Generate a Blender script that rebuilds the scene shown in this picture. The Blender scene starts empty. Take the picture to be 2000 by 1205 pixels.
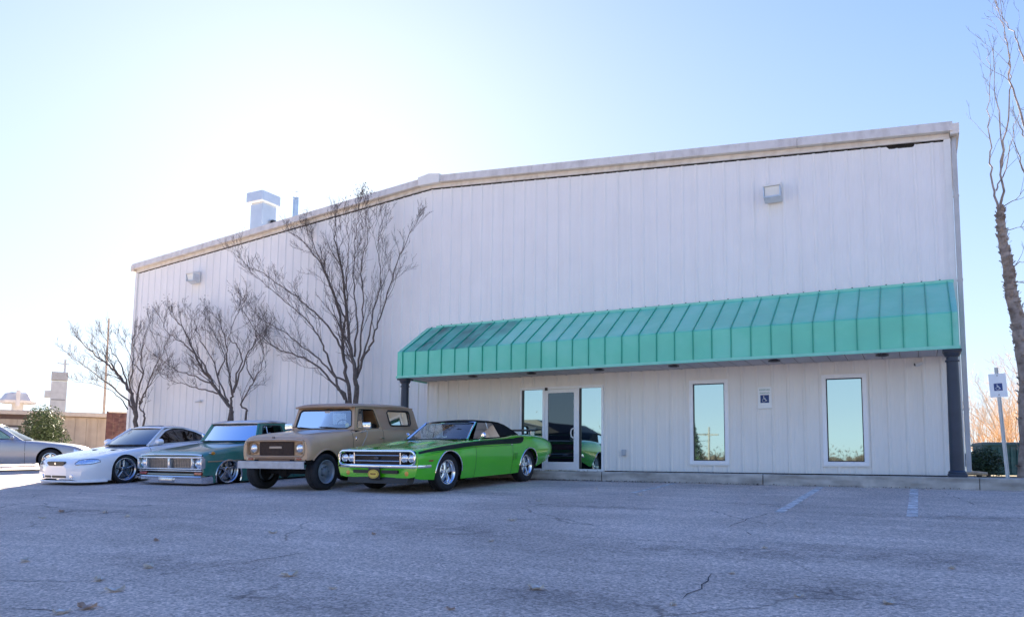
import bpy, bmesh, math, random
from mathutils import Vector, Matrix
import numpy as np
random.seed(7)
S = bpy.context.scene
COL = S.collection
PI = math.pi
def R(a): return math.radians(a)

# ------------------------------------------------------------------ camera, sky, sun, exposure
PITCH, YAW, ROLL, FPX = .0998, .49, .0119, 1493.24
EYE = Vector((0, -16.18, .0862))
_f = Vector((-math.sin(YAW)*math.cos(PITCH), math.cos(YAW)*math.cos(PITCH), math.sin(PITCH)))
_r = Vector((math.cos(YAW), math.sin(YAW), 0)); _u = _r.cross(_f)
_r2 = math.cos(ROLL)*_r+math.sin(ROLL)*_u; _u2 = -math.sin(ROLL)*_r+math.cos(ROLL)*_u
cam_d = bpy.data.cameras.new("camera"); cam = bpy.data.objects.new("camera", cam_d); COL.objects.link(cam)
cam_d.sensor_fit = 'HORIZONTAL'; cam_d.sensor_width = 36; cam_d.lens = FPX*36/2000
cam_d.shift_y = (760.9-602.5)/2000; cam_d.clip_start = .05; cam_d.clip_end = 6000
_m = Matrix((_r2, _u2, -_f)).transposed().to_4x4(); _m.translation = EYE
cam.matrix_world = _m
S.camera = cam

SUN_AZ, SUN_EL = R(-42.5), R(20)      # azimuth measured from +Y towards +X
W = bpy.data.worlds.new("World"); S.world = W; W.use_nodes = True
_n = W.node_tree; _n.nodes.clear()
_sky = _n.nodes.new("ShaderNodeTexSky"); _sky.sky_type = 'NISHITA'; _sky.sun_disc = False
_sky.sun_elevation = SUN_EL; _sky.sun_rotation = SUN_AZ; _sky.altitude = 60
_sky.air_density = .8; _sky.dust_density = .22; _sky.ozone_density = 2.0; SKY_K = 1.5; SKY_SAT = 1.55
_bg = _n.nodes.new("ShaderNodeBackground"); _bg.inputs[1].default_value = .13
_o = _n.nodes.new("ShaderNodeOutputWorld")
# soft shoulder on the whole sky, as the phone's tone curve has: c / (1 + c / k)
_k = _n.nodes.new("ShaderNodeVectorMath"); _k.operation = 'SCALE'; _k.inputs[3].default_value = 1/SKY_K
_a = _n.nodes.new("ShaderNodeVectorMath"); _a.operation = 'ADD'; _a.inputs[1].default_value = (1, 1, 1)
_d = _n.nodes.new("ShaderNodeVectorMath"); _d.operation = 'DIVIDE'
_n.links.new(_sky.outputs[0], _k.inputs[0]); _n.links.new(_k.outputs[0], _a.inputs[0])
_n.links.new(_sky.outputs[0], _d.inputs[0]); _n.links.new(_a.outputs[0], _d.inputs[1]); _hs = _n.nodes.new("ShaderNodeHueSaturation"); _hs.inputs["Saturation"].default_value = SKY_SAT; _hs.inputs["Hue"].default_value = .538; _n.links.new(_d.outputs[0], _hs.inputs["Color"]); _n.links.new(_hs.outputs[0], _bg.inputs[0])
_n.links.new(_bg.outputs[0], _o.inputs[0])
_sd = bpy.data.lights.new("sun", 'SUN'); _sd.energy = 4.5; _sd.angle = R(.5); _sd.color = (1, .80, .58)
sun = bpy.data.objects.new("sun", _sd); COL.objects.link(sun)
_dir = Vector((math.sin(SUN_AZ)*math.cos(SUN_EL), math.cos(SUN_AZ)*math.cos(SUN_EL), math.sin(SUN_EL)))
sun.rotation_euler = _dir.to_track_quat('Z', 'Y').to_euler(); sun.location = (-30, 30, 40)
V = S.view_settings
V.view_transform = 'Standard'; V.look = 'None'; V.gamma = 1; V.use_curve_mapping = False
V.exposure = 2.93
V.use_white_balance = True; V.white_balance_temperature = 5750; V.white_balance_tint = 4
S.render.engine = 'CYCLES'
S.cycles.use_denoising = True
S.cycles.max_bounces = 8; S.cycles.transparent_max_bounces = 16
S.cycles.sample_clamp_indirect = 6

# ------------------------------------------------------------------ helpers
def nodes(m):
    m.use_nodes = True
    return m.node_tree, m.node_tree.nodes.get("Principled BSDF")
MATS = {}
def mat(name, col, rough=.5, metal=0., var=0., vscale=6., bump=0., bscale=60., coat=0., spec=.5, dirt=None, dscale=(3, 3, 3), damt=.3, emit=None):
    """procedural principled material: base colour with noise variation, optional dirt colour mask, fine bump"""
    m = bpy.data.materials.new(name); t, p = nodes(m); L = t.links.new
    c4 = (*col, 1)
    p.inputs["Base Color"].default_value = c4; p.inputs["Roughness"].default_value = rough; p.inputs["Metallic"].default_value = metal
    p.inputs["Coat Weight"].default_value = coat; p.inputs["Coat Roughness"].default_value = .05; p.inputs["Specular IOR Level"].default_value = spec
    tc = t.nodes.new("ShaderNodeTexCoord")
    last = None
    if var:
        n = t.nodes.new("ShaderNodeTexNoise"); n.inputs["Scale"].default_value = vscale; n.inputs["Detail"].default_value = 5
        L(tc.outputs["Object"], n.inputs["Vector"])
        mr = t.nodes.new("ShaderNodeMapRange"); mr.inputs[1].default_value = .3; mr.inputs[2].default_value = .7
        mr.inputs[3].default_value = 1-var; mr.inputs[4].default_value = 1+var; L(n.outputs[0], mr.inputs[0])
        mx = t.nodes.new("ShaderNodeMix"); mx.data_type = 'RGBA'; mx.blend_type = 'MULTIPLY'; mx.inputs[0].default_value = 1
        mx.inputs[6].default_value = c4; L(mr.outputs[0], mx.inputs[7]); last = mx.outputs[2]
    if dirt:
        n = t.nodes.new("ShaderNodeTexNoise"); n.inputs["Scale"].default_value = 1; n.inputs["Detail"].default_value = 6
        mp = t.nodes.new("ShaderNodeMapping"); mp.inputs["Scale"].default_value = dscale
        L(tc.outputs["Object"], mp.inputs[0]); L(mp.outputs[0], n.inputs["Vector"])
        mr = t.nodes.new("ShaderNodeMapRange"); mr.inputs[1].default_value = .45; mr.inputs[2].default_value = .75
        mr.inputs[3].default_value = 0; mr.inputs[4].default_value = damt; L(n.outputs[0], mr.inputs[0])
        mx = t.nodes.new("ShaderNodeMix"); mx.data_type = 'RGBA'; mx.inputs[6].default_value = c4; mx.inputs[7].default_value = (*dirt, 1)
        L(mr.outputs[0], mx.inputs[0])
        if last: L(last, mx.inputs[6])
        last = mx.outputs[2]
    if last: L(last, p.inputs["Base Color"])
    if bump:
        n = t.nodes.new("ShaderNodeTexNoise"); n.inputs["Scale"].default_value = bscale; n.inputs["Detail"].default_value = 4
        L(tc.outputs["Object"], n.inputs["Vector"])
        b = t.nodes.new("ShaderNodeBump"); b.inputs["Strength"].default_value = bump; b.inputs["Distance"].default_value = .01
        L(n.outputs[0], b.inputs["Height"]); L(b.outputs[0], p.inputs["Normal"])
    if emit:
        p.inputs["Emission Color"].default_value = (*emit[:3], 1); p.inputs["Emission Strength"].default_value = emit[3]
    MATS[name] = m
    return m
def glass_mat(name, tint, refl=.12, gtint=(1, 1, 1), fres=1.5, wavy=0.):
    """thin pane: tinted see-through plus mirror reflection growing at grazing angles"""
    m = bpy.data.materials.new(name); m.use_nodes = True; t = m.node_tree; t.nodes.clear(); L = t.links.new
    o = t.nodes.new("ShaderNodeOutputMaterial"); tr = t.nodes.new("ShaderNodeBsdfTransparent"); tr.inputs[0].default_value = (*tint, 1)
    g = t.nodes.new("ShaderNodeBsdfGlossy"); g.inputs[0].default_value = (*gtint, 1); g.inputs[1].default_value = .01
    fr = t.nodes.new("ShaderNodeFresnel"); fr.inputs[0].default_value = fres
    a = t.nodes.new("ShaderNodeMath"); a.operation = 'ADD'; a.use_clamp = True; a.inputs[1].default_value = refl
    L(fr.outputs[0], a.inputs[0]); mx = t.nodes.new("ShaderNodeMixShader"); L(a.outputs[0], mx.inputs[0])
    L(tr.outputs[0], mx.inputs[1]); L(g.outputs[0], mx.inputs[2]); L(mx.outputs[0], o.inputs[0])
    if wavy:
        tc = t.nodes.new("ShaderNodeTexCoord"); n = t.nodes.new("ShaderNodeTexNoise"); n.inputs["Scale"].default_value = 1.3
        L(tc.outputs["Object"], n.inputs["Vector"]); b = t.nodes.new("ShaderNodeBump"); b.inputs["Strength"].default_value = wavy; b.inputs["Distance"].default_value = .02
        L(n.outputs[0], b.inputs["Height"]); L(b.outputs[0], g.inputs["Normal"]); 
    MATS[name] = m
    return m
class MB:
    """collects polygons, then links them as one mesh object"""
    def __init__(s): s.v = []; s.f = []
    def add(s, vs, fs):
        n = len(s.v); s.v += [tuple(v) for v in vs]; s.f += [tuple(i+n for i in f) for f in fs]; return s
    def box(s, x0, x1, y0, y1, z0, z1):
        return s.add([(x0, y0, z0), (x1, y0, z0), (x1, y1, z0), (x0, y1, z0), (x0, y0, z1), (x1, y0, z1), (x1, y1, z1), (x0, y1, z1)],
                     [(3, 2, 1, 0), (4, 5, 6, 7), (0, 1, 5, 4), (1, 2, 6, 5), (2, 3, 7, 6), (3, 0, 4, 7)])
    def bbox(s, x0, x1, y0, y1, z0, z1, r=.01, M=None):
        """box with chamfered edges"""
        bm = bmesh.new(); bmesh.ops.create_cube(bm, size=1)
        for v in bm.verts: v.co = Vector(((x0+x1)/2+v.co.x*(x1-x0), (y0+y1)/2+v.co.y*(y1-y0), (z0+z1)/2+v.co.z*(z1-z0)))
        bmesh.ops.bevel(bm, geom=bm.edges[:], offset=r, segments=2, profile=.5, affect='EDGES')
        bm.verts.index_update()
        s.add([(M @ v.co if M else v.co) for v in bm.verts], [[v.index for v in f.verts] for f in bm.faces]); bm.free(); return s
    def prism(s, poly, axis, a, b):
        """extrude a 2-D polygon (two other axes in xyz order) along axis from a to b"""
        def P(q, t):
            return (t, q[0], q[1]) if axis == 'x' else (q[0], t, q[1]) if axis == 'y' else (q[0], q[1], t)
        n = len(poly)
        return s.add([P(q, a) for q in poly]+[P(q, b) for q in poly],
                     [tuple(range(n))[::-1], tuple(range(n, 2*n))]+[(i, (i+1) % n, n+(i+1) % n, n+i) for i in range(n)])
    def tube(s, pts, rad, n=8, cap=True, closed=False):
        pts = [Vector(p) for p in pts]; k = len(pts)
        rs = rad if isinstance(rad, (list, tuple)) else [rad]*k
        base = len(s.v); u = None
        for i, p in enumerate(pts):
            if closed: d = pts[(i+1) % k]-pts[i-1]
            else: d = pts[min(i+1, k-1)]-pts[max(i-1, 0)]
            if d.length < 1e-9: d = Vector((0, 0, 1))
            d.normalize()
            if u is None:
                u = d.orthogonal().normalized()
            else:
                u = u-d*u.dot(d)
                u = u.normalized() if u.length > 1e-6 else d.orthogonal().normalized()
            w = d.cross(u)
            for j in range(n):
                a = 2*PI*j/n; s.v.append(tuple(p+(u*math.cos(a)+w*math.sin(a))*rs[i]))
        for i in range(k if closed else k-1):
            i2 = (i+1) % k
            for j in range(n): s.f.append((base+i*n+j, base+i*n+(j+1) % n, base+i2*n+(j+1) % n, base+i2*n+j))
        if cap and not closed:
            s.f.append(tuple(base+j for j in range(n))[::-1]); s.f.append(tuple(base+(k-1)*n+j for j in range(n)))
        return s
    def lathe(s, prof, o=(0, 0, 0), ax=(0, 0, 1), n=24, closed=False):
        """prof: (radius, height) list turned about axis ax through o"""
        A = Vector(ax).normalized(); U = A.orthogonal().normalized(); Wv = A.cross(U); o = Vector(o); base = len(s.v); k = len(prof)
        for (r, h) in prof:
            for j in range(n):
                a = 2*PI*j/n; s.v.append(tuple(o+A*h+(U*math.cos(a)+Wv*math.sin(a))*r))
        for i in range(k if closed else k-1):
            i2 = (i+1) % k
            for j in range(n): s.f.append((base+i*n+j, base+i*n+(j+1) % n, base+i2*n+(j+1) % n, base+i2*n+j))
        return s
    def grid(s, G, closed=False):
        """G: list of rows of points"""
        a, b = len(G), len(G[0]); base = len(s.v)
        for r in G: s.v += [tuple(p) for p in r]
        for i in range(a-1):
            for j in range(b-1): s.f.append((base+i*b+j, base+i*b+j+1, base+(i+1)*b+j+1, base+(i+1)*b+j))
        return s
    def xform(s, M):
        s.v = [tuple(M @ Vector(v)) for v in s.v]; return s
    def build(s, name, m, parent=None, smooth=False, world=False, angle=None, kind=None, label=None):
        me = bpy.data.meshes.new(name)
        if world and parent is not None:
            l = wloc(parent); s.v = [(x-l.x, y-l.y, z-l.z) for x, y, z in s.v]
        me.from_pydata(s.v, [], s.f); me.validate()
        bm = bmesh.new(); bm.from_mesh(me); bmesh.ops.recalc_face_normals(bm, faces=bm.faces[:]); bm.to_mesh(me); bm.free()
        if m: me.materials.append(m)
        o = bpy.data.objects.new(name, me); COL.objects.link(o)
        if parent: o.parent = parent
        if smooth:
            for p in me.polygons: p.use_smooth = True
            me.set_sharp_from_angle(angle=R(angle if angle else 40))
        if kind: o['kind'] = kind
        if label: o['label'] = label
        return o
def wloc(o):
    l = Vector((0, 0, 0))
    while o: l = l+o.location; o = o.parent
    return l
def thing(name, label, cat, loc=(0, 0, 0), rz=0, group=None):
    o = bpy.data.objects.new(name, None); COL.objects.link(o); o.empty_display_size = .2
    o.location = loc; o.rotation_euler = (0, 0, rz); o['label'] = label; o['category'] = cat
    if group: o['group'] = group
    return o
def tag(o, label, cat, group=None):
    o['label'] = label; o['category'] = cat
    if group: o['group'] = group
    return o
def dup(root, loc, rz=None, label=None):
    r = root.copy(); COL.objects.link(r); r.location = loc
    if rz is not None: r.rotation_euler = (0, 0, rz)
    if label: r['label'] = label
    for ch in list(root.children):
        c = ch.copy(); COL.objects.link(c); c.parent = r
        for g in list(ch.children):
            d = g.copy(); COL.objects.link(d); d.parent = c
    return r
KS, MS, Z0 = .0505, -.0022, -.1423
def lot(x, y):
    if y > -30: return Z0+KS*y+MS*x
    return Z0-KS*30+MS*x

# ------------------------------------------------------------------ materials
white_wall = mat("white_painted_metal", (.87, .86, .85), .42, var=.02, vscale=1.5, dirt=(.42, .41, .38), dscale=(5, 5, .22), damt=.09)
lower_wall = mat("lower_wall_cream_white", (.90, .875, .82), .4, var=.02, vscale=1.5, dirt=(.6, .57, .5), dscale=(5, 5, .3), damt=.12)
trim_m = mat("weathered_trim", (.74, .70, .65), .5, var=.06, vscale=5, dirt=(.36, .30, .25), dscale=(6, 6, 2), damt=.45)
white_trim = mat("white_trim", (.8, .8, .78), .4, var=.04)
dark_gap = mat("dark_void", (.02, .018, .016), .9, var=.2)
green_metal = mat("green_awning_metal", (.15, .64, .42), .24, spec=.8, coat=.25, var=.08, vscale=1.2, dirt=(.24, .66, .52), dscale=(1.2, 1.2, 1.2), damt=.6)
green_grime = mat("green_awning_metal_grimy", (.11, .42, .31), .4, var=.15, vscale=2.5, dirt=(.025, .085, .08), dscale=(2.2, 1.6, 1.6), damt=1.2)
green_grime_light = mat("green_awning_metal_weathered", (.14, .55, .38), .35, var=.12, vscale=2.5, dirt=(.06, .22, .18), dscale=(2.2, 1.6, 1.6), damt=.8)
green_seam = mat("green_seam", (.03, .38, .25), .4, var=.1, vscale=9)
green_trim = mat("green_trim_light", (.27, .68, .52), .35, var=.06)
soffit_m = mat("soffit_metal", (.52, .50, .51), .5, var=.06, vscale=3)
navy = mat("navy_column_paint", (.028, .04, .065), .42, var=.15, vscale=4)
alu = mat("white_aluminium", (.95, .95, .95), .35, metal=0, var=.03)
galv = mat("galvanised_steel", (.6, .64, .68), .32, metal=.85, var=.1, vscale=8)
concrete = mat("concrete", (.50, .475, .42), .85, var=.16, vscale=7, bump=.3, bscale=90, dirt=(.16, .14, .11), dscale=(1.2, 3, 6), damt=.8)
black_plastic = mat("black_plastic", (.02, .02, .022), .45, var=.1)
def mirror_glass(name, fac, tint, dark, wav=.02):
    m = bpy.data.materials.new(name); m.use_nodes = True; t = m.node_tree; t.nodes.clear(); L = t.links.new
    o = t.nodes.new("ShaderNodeOutputMaterial"); d = t.nodes.new("ShaderNodeBsdfDiffuse"); d.inputs[0].default_value = (*dark, 1)
    g = t.nodes.new("ShaderNodeBsdfGlossy"); g.inputs[0].default_value = (*tint, 1); g.inputs[1].default_value = .018
    mx = t.nodes.new("ShaderNodeMixShader"); mx.inputs[0].default_value = fac
    L(d.outputs[0], mx.inputs[1]); L(g.outputs[0], mx.inputs[2]); L(mx.outputs[0], o.inputs[0])
    tc = t.nodes.new("ShaderNodeTexCoord"); n = t.nodes.new("ShaderNodeTexNoise"); n.inputs["Scale"].default_value = 1.1; n.inputs["Detail"].default_value = 1
    L(tc.outputs["Object"], n.inputs["Vector"]); b = t.nodes.new("ShaderNodeBump"); b.inputs["Strength"].default_value = wav; b.inputs["Distance"].default_value = .05
    L(n.outputs[0], b.inputs["Height"]); L(b.outputs[0], g.inputs["Normal"])
    MATS[name] = m; return m
win_glass = mirror_glass("reflective_window_glass", .62, (.72, .90, .88), (.01, .015, .02))
door_glass = mirror_glass("dark_door_glass", .12, (.66, .80, .88), (.008, .01, .016))
# ------------------------------------------------------------------ ground
def asphalt():
    m = bpy.data.materials.new("worn_asphalt"); t, p = nodes(m); L = t.links.new; N = t.nodes.new
    tc = N("ShaderNodeTexCoord")
    def noise(sc, det, rough=.6, vec=None):
        n = N("ShaderNodeTexNoise"); n.inputs["Scale"].default_value = sc; n.inputs["Detail"].default_value = det; n.inputs["Roughness"].default_value = rough
        L(vec or tc.outputs["Object"], n.inputs["Vector"]); return n.outputs[0]
    def ramp(src, a, b, lo, hi):
        r = N("ShaderNodeMapRange"); r.inputs[1].default_value = a; r.inputs[2].default_value = b; r.inputs[3].default_value = lo; r.inputs[4].default_value = hi
        L(src, r.inputs[0]); return r.outputs[0]
    def mul(a, b):
        q = N("ShaderNodeMath"); q.operation = 'MULTIPLY'
        L(a, q.inputs[0])
        if isinstance(b, float): q.inputs[1].default_value = b
        else: L(b, q.inputs[1])
        return q.outputs[0]
    vo = N("ShaderNodeTexVoronoi"); vo.inputs["Scale"].default_value = 62; L(tc.outputs["Object"], vo.inputs["Vector"])
    sep = N("ShaderNodeSeparateColor"); L(vo.outputs["Color"], sep.inputs[0])
    stones = ramp(sep.outputs[0], 0, 1, .66, 1.36)                       # every chip of stone its own grey
    grit = ramp(noise(34, 6, .75), .34, .66, .66, 1.3)
    blot = ramp(noise(.42, 6, .62), .36, .66, .80, 1.10)
    mp = N("ShaderNodeMapping"); mp.inputs["Scale"].default_value = (.28, 2.2, 1); L(tc.outputs["Object"], mp.inputs[0])
    streak = ramp(noise(1.1, 6, .65, mp.outputs[0]), .40, .60, .89, 1.04)
    oil = ramp(noise(1.15, 8, .7), .60, .75, 1., .66)
    k = mul(mul(mul(mul(stones, grit), blot), streak), oil)
    # crack network
    wn = N("ShaderNodeTexNoise"); wn.inputs["Scale"].default_value = 1.3; wn.inputs["Detail"].default_value = 5; L(tc.outputs["Object"], wn.inputs["Vector"])
    ad = N("ShaderNodeMix"); ad.data_type = 'RGBA'; ad.inputs[0].default_value = .35; L(tc.outputs["Object"], ad.inputs[6]); L(wn.outputs[1], ad.inputs[7])
    v2 = N("ShaderNodeTexVoronoi"); v2.feature = 'DISTANCE_TO_EDGE'; v2.inputs["Scale"].default_value = .55; L(ad.outputs[2], v2.inputs["Vector"])
    edge = ramp(v2.outputs["Distance"], .0, .007, 1., 0.)
    gate = ramp(noise(.55, 3), .52, .60, 0., 1.)
    crack = mul(edge, gate)
    ck = ramp(crack, 0, 1, 1., .5); k = mul(k, ck)
    cr = N("ShaderNodeMix"); cr.data_type = 'RGBA'; cr.blend_type = 'MULTIPLY'; cr.inputs[0].default_value = 1; cr.inputs[6].default_value = (.68, .545, .435, 1)
    L(k, cr.inputs[7]); L(cr.outputs[2], p.inputs["Base Color"])
    p.inputs["Roughness"].default_value = .82; p.inputs["Specular IOR Level"].default_value = .35
    h = N("ShaderNodeMath"); h.operation = 'ADD'; L(mul(sep.outputs[1], .5), h.inputs[0]); L(noise(34, 6, .75), h.inputs[1])
    h2 = N("ShaderNodeMath"); h2.operation = 'SUBTRACT'; L(h.outputs[0], h2.inputs[0]); L(mul(crack, 1.5), h2.inputs[1])
    b = N("ShaderNodeBump"); b.inputs["Strength"].default_value = .6; b.inputs["Distance"].default_value = .010
    L(h2.outputs[0], b.inputs["Height"]); L(b.outputs[0], p.inputs["Normal"])
    return m
asph = asphalt()
dry_grass = mat("dry_grass_ground", (.24, .19, .11), .95, var=.35, vscale=2, bump=.6, bscale=30, dirt=(.12, .12, .05), dscale=(.3, .3, .3), damt=.6)
xs = [-80, -60, -45, -34, -30, -26, -22, -18, -14, -10, -6, -2, 2, 6, 10, 16, 24]
ys = [-46, -38, -30, -22, -18, -14, -10, -7, -5, -3, -1.35]
mb = MB(); mb.grid([[(x, y, lot(x, y)) for x in xs] for y in ys])
# beside and left of the building the lot runs on
ys2 = [-1.35, 2, 8, 16, 26]
xs2 = [-80, -60, -45, -34, -30, -26, -22.9]
mb.grid([[(x, y, lot(x, -1.35)+.012*(y+1.35)) for x in xs2] for y in ys2])
o = mb.build("parking_lot", asph, smooth=True); o['kind'] = 'structure'
LOT = o
# the wide ground beyond, to the horizon
mb = MB(); g = [-2500, -900, -300, -120, -81, 25, 120, 300, 900, 2500]
def gz(x, y):
    if y > -48: return -.32 if -81 <= x <= 25 and y < 30 else -.45
    return -1.72 if y > -400 else -1.5
gy = [-2500, -900, -300, -120, -47.5, -1.2, 40, 120, 300, 900, 2500]
def gz2(x, y):
    if y <= -47: return -1.75
    if y <= -1: return -.16 if x > 24.5 else -2.2 if -80.5 < x < 24 else -.5
    return -.08 if x > -30 and y < 300 else -.3
mb = MB()
# right and behind the building (level grass), left (level), behind the camera (lower field)
mb.grid([[(x, y, -.04) for x in (.9, 12, 40, 120, 300, 900, 2500)] for y in (-.65, 6, 14, 26, 60, 200, 800, 2500)])
mb.grid([[(x, y, -.03) for x in (-2500, -600, -150, -60, -22.95, .9)] for y in (15.05, 26, 60, 200, 800, 2500)])
mb.grid([[(x, y, -.25) for x in (-2500, -600, -150, -80.2)] for y in (-46, -20, -1, 26)])
mb.grid([[(x, y, -.25) for x in (24.2, 60, 200, 800, 2500)] for y in (-46, -20, -.66)])
mb.grid([[(x, y, -1.72) for x in (-2500, -800, -200, -60, 0, 60, 200, 800, 2500)] for y in (-2500, -800, -250, -100, -45.9)])
o = mb.build("ground", dry_grass); o['kind'] = 'structure'

# walkway slab with kerb face
mb = MB()
cuts = [-11.9, -8.85, -5.8, -2.6, .85]
side = bpy.data.objects.new("sidewalk", None); COL.objects.link(side); side['kind'] = 'structure'
for i in range(len(cuts)-1):
    a, b = cuts[i]+.006, cuts[i+1]-.006
    m2 = MB(); m2.bbox(a, b, -1.36, .02, -.5, -.004, .014)
    q = m2.build("slab", concrete, side); q.location.z = random.uniform(-.003, .003)
# planting bed along the wall left of the entrance, held by a kerb
mulch = mat("mulch", (.09, .06, .04), .95, var=.4, vscale=20, bump=.8, bscale=60)
mb = MB(); mb.grid([[(-23.3+(11.4)*i/24, y, -.06+random.uniform(-.015, .02)) for i in range(25)] for y in (-1.2, -.8, -.4, .03)])
q = mb.build("planting_bed", mulch, smooth=True); q['kind'] = 'structure'
kerb = bpy.data.objects.new("kerb", None); COL.objects.link(kerb); kerb['kind'] = 'structure'
for i in range(4):
    a = -23.3+i*2.85; m2 = MB(); m2.bbox(a, a+2.84, -1.36, -1.2, -.5, -.02, .02); m2.build("kerb_stone", concrete, kerb)
for i in range(5):
    a = .852+i*3.05; m2 = MB(); m2.bbox(a, a+3.038, -1.36, -.35, -.5, -.012, .014)
    m2.build("kerb_stone", concrete, kerb)

# painted parking lines: worn paint
def worn_paint():
    m = bpy.data.materials.new("worn_white_paint"); m.use_nodes = True; t = m.node_tree; p = t.nodes["Principled BSDF"]; L = t.links.new
    p.inputs["Base Color"].default_value = (.80, .75, .68, 1); p.inputs["Roughness"].default_value = .8
    tc = t.nodes.new("ShaderNodeTexCoord"); n = t.nodes.new("ShaderNodeTexNoise"); n.inputs["Scale"].default_value = 5; n.inputs["Detail"].default_value = 9; n.inputs["Roughness"].default_value = .75
    L(tc.outputs["Object"], n.inputs["Vector"]); r = t.nodes.new("ShaderNodeMapRange"); r.inputs[1].default_value = .36; r.inputs[2].default_value = .58; r.inputs[3].default_value = .2; r.inputs[4].default_value = .95
    L(n.outputs[0], r.inputs[0]); L(r.outputs[0], p.inputs["Alpha"]); return m
paint = worn_paint()
def lotsheet(name, pts_rows, m, dz=.004, parent=None):
    mb = MB(); mb.grid([[(x, y, lot(x, y)+dz) for x, y in r] for r in pts_rows]); q = mb.build(name, m, parent); return q
lines = [(-.11, -6.0, -1.45, .12), (-1.58, -6.1, -1.45, .12), (-4.25, -3.9, -1.45, .11)]
for x, a, b, w in lines:
    q = lotsheet("painted_line", [[(x-w/2, a+(b-a)*i/8), (x+w/2, a+(b-a)*i/8)] for i in range(9)], paint, parent=None); q['kind'] = 'structure'
q = lotsheet("painted_line", [[(-1.5+(1.25)*i/8, -1.62), (-1.5+(1.25)*i/8, -1.53)] for i in range(9)], paint); q['kind'] = 'structure'
# cracks with real width
tar = mat("crack_dark", (.03, .03, .032), .9, var=.3, vscale=20)
def crack(pts, w=.016):
    P = []
    rnd = random.Random(int(abs(pts[0][0]*1000)))
    for (a, b) in zip(pts[:-1], pts[1:]):
        L_ = math.dist(a, b); k = max(2, int(L_/.12))
        for i in range(k):
            t = i/k; P.append((a[0]+(b[0]-a[0])*t+rnd.uniform(-.018, .018), a[1]+(b[1]-a[1])*t+rnd.uniform(-.018, .018)))
    P.append(pts[-1]); rows = []
    for i, q in enumerate(P):
        a, b = P[max(i-1, 0)], P[min(i+1, len(P)-1)]; dx, dy = b[0]-a[0], b[1]-a[1]; l = math.hypot(dx, dy) or 1
        ww = w*rnd.uniform(.25, 1.2)*(0.3 if i in (0, len(P)-1) else 1)
        rows.append([(q[0]-dy/l*ww/2, q[1]+dx/l*ww/2), (q[0]+dy/l*ww/2, q[1]-dx/l*ww/2)])
    return lotsheet("crack", rows, tar, .003, LOT)

def stain_mat():
    m = bpy.data.materials.new("asphalt_stain"); m.use_nodes = True; t = m.node_tree; p = t.nodes["Principled BSDF"]; L = t.links.new
    p.inputs["Base Color"].default_value = (.10, .095, .10, 1); p.inputs["Roughness"].default_value = .8
    tc = t.nodes.new("ShaderNodeTexCoord"); mp = t.nodes.new("ShaderNodeMapping"); mp.inputs["Location"].default_value = (-1, -1, 0); mp.inputs["Scale"].default_value = (2, 2, 0)
    g = t.nodes.new("ShaderNodeTexGradient"); g.gradient_type = 'SPHERICAL'; L(tc.outputs["Generated"], mp.inputs[0]); L(mp.outputs[0], g.inputs[0])
    n = t.nodes.new("ShaderNodeTexNoise"); n.inputs["Scale"].default_value = 4.5; n.inputs["Detail"].default_value = 9; n.inputs["Roughness"].default_value = .75; L(tc.outputs["Object"], n.inputs["Vector"])
    r = t.nodes.new("ShaderNodeMapRange"); r.inputs[1].default_value = .40; r.inputs[2].default_value = .68; L(n.outputs[0], r.inputs[0])
    q = t.nodes.new("ShaderNodeMath"); q.operation = 'MULTIPLY'; q.use_clamp = True; L(r.outputs[0], q.inputs[0]); L(g.outputs[0], q.inputs[1])
    q2 = t.nodes.new("ShaderNodeMath"); q2.operation = 'MULTIPLY'; q2.inputs[1].default_value = .5; q2.use_clamp = True; L(q.outputs[0], q2.inputs[0]); L(q2.outputs[0], p.inputs["Alpha"]); return m
stain_m = stain_mat()
def stain(cx, cy, sx, sy, dz):
    q = lotsheet("stain", [[(cx-sx+2*sx*i/6, cy-sy+2*sy*j/4) for i in range(7)] for j in range(5)], stain_m, dz, LOT)
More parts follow.
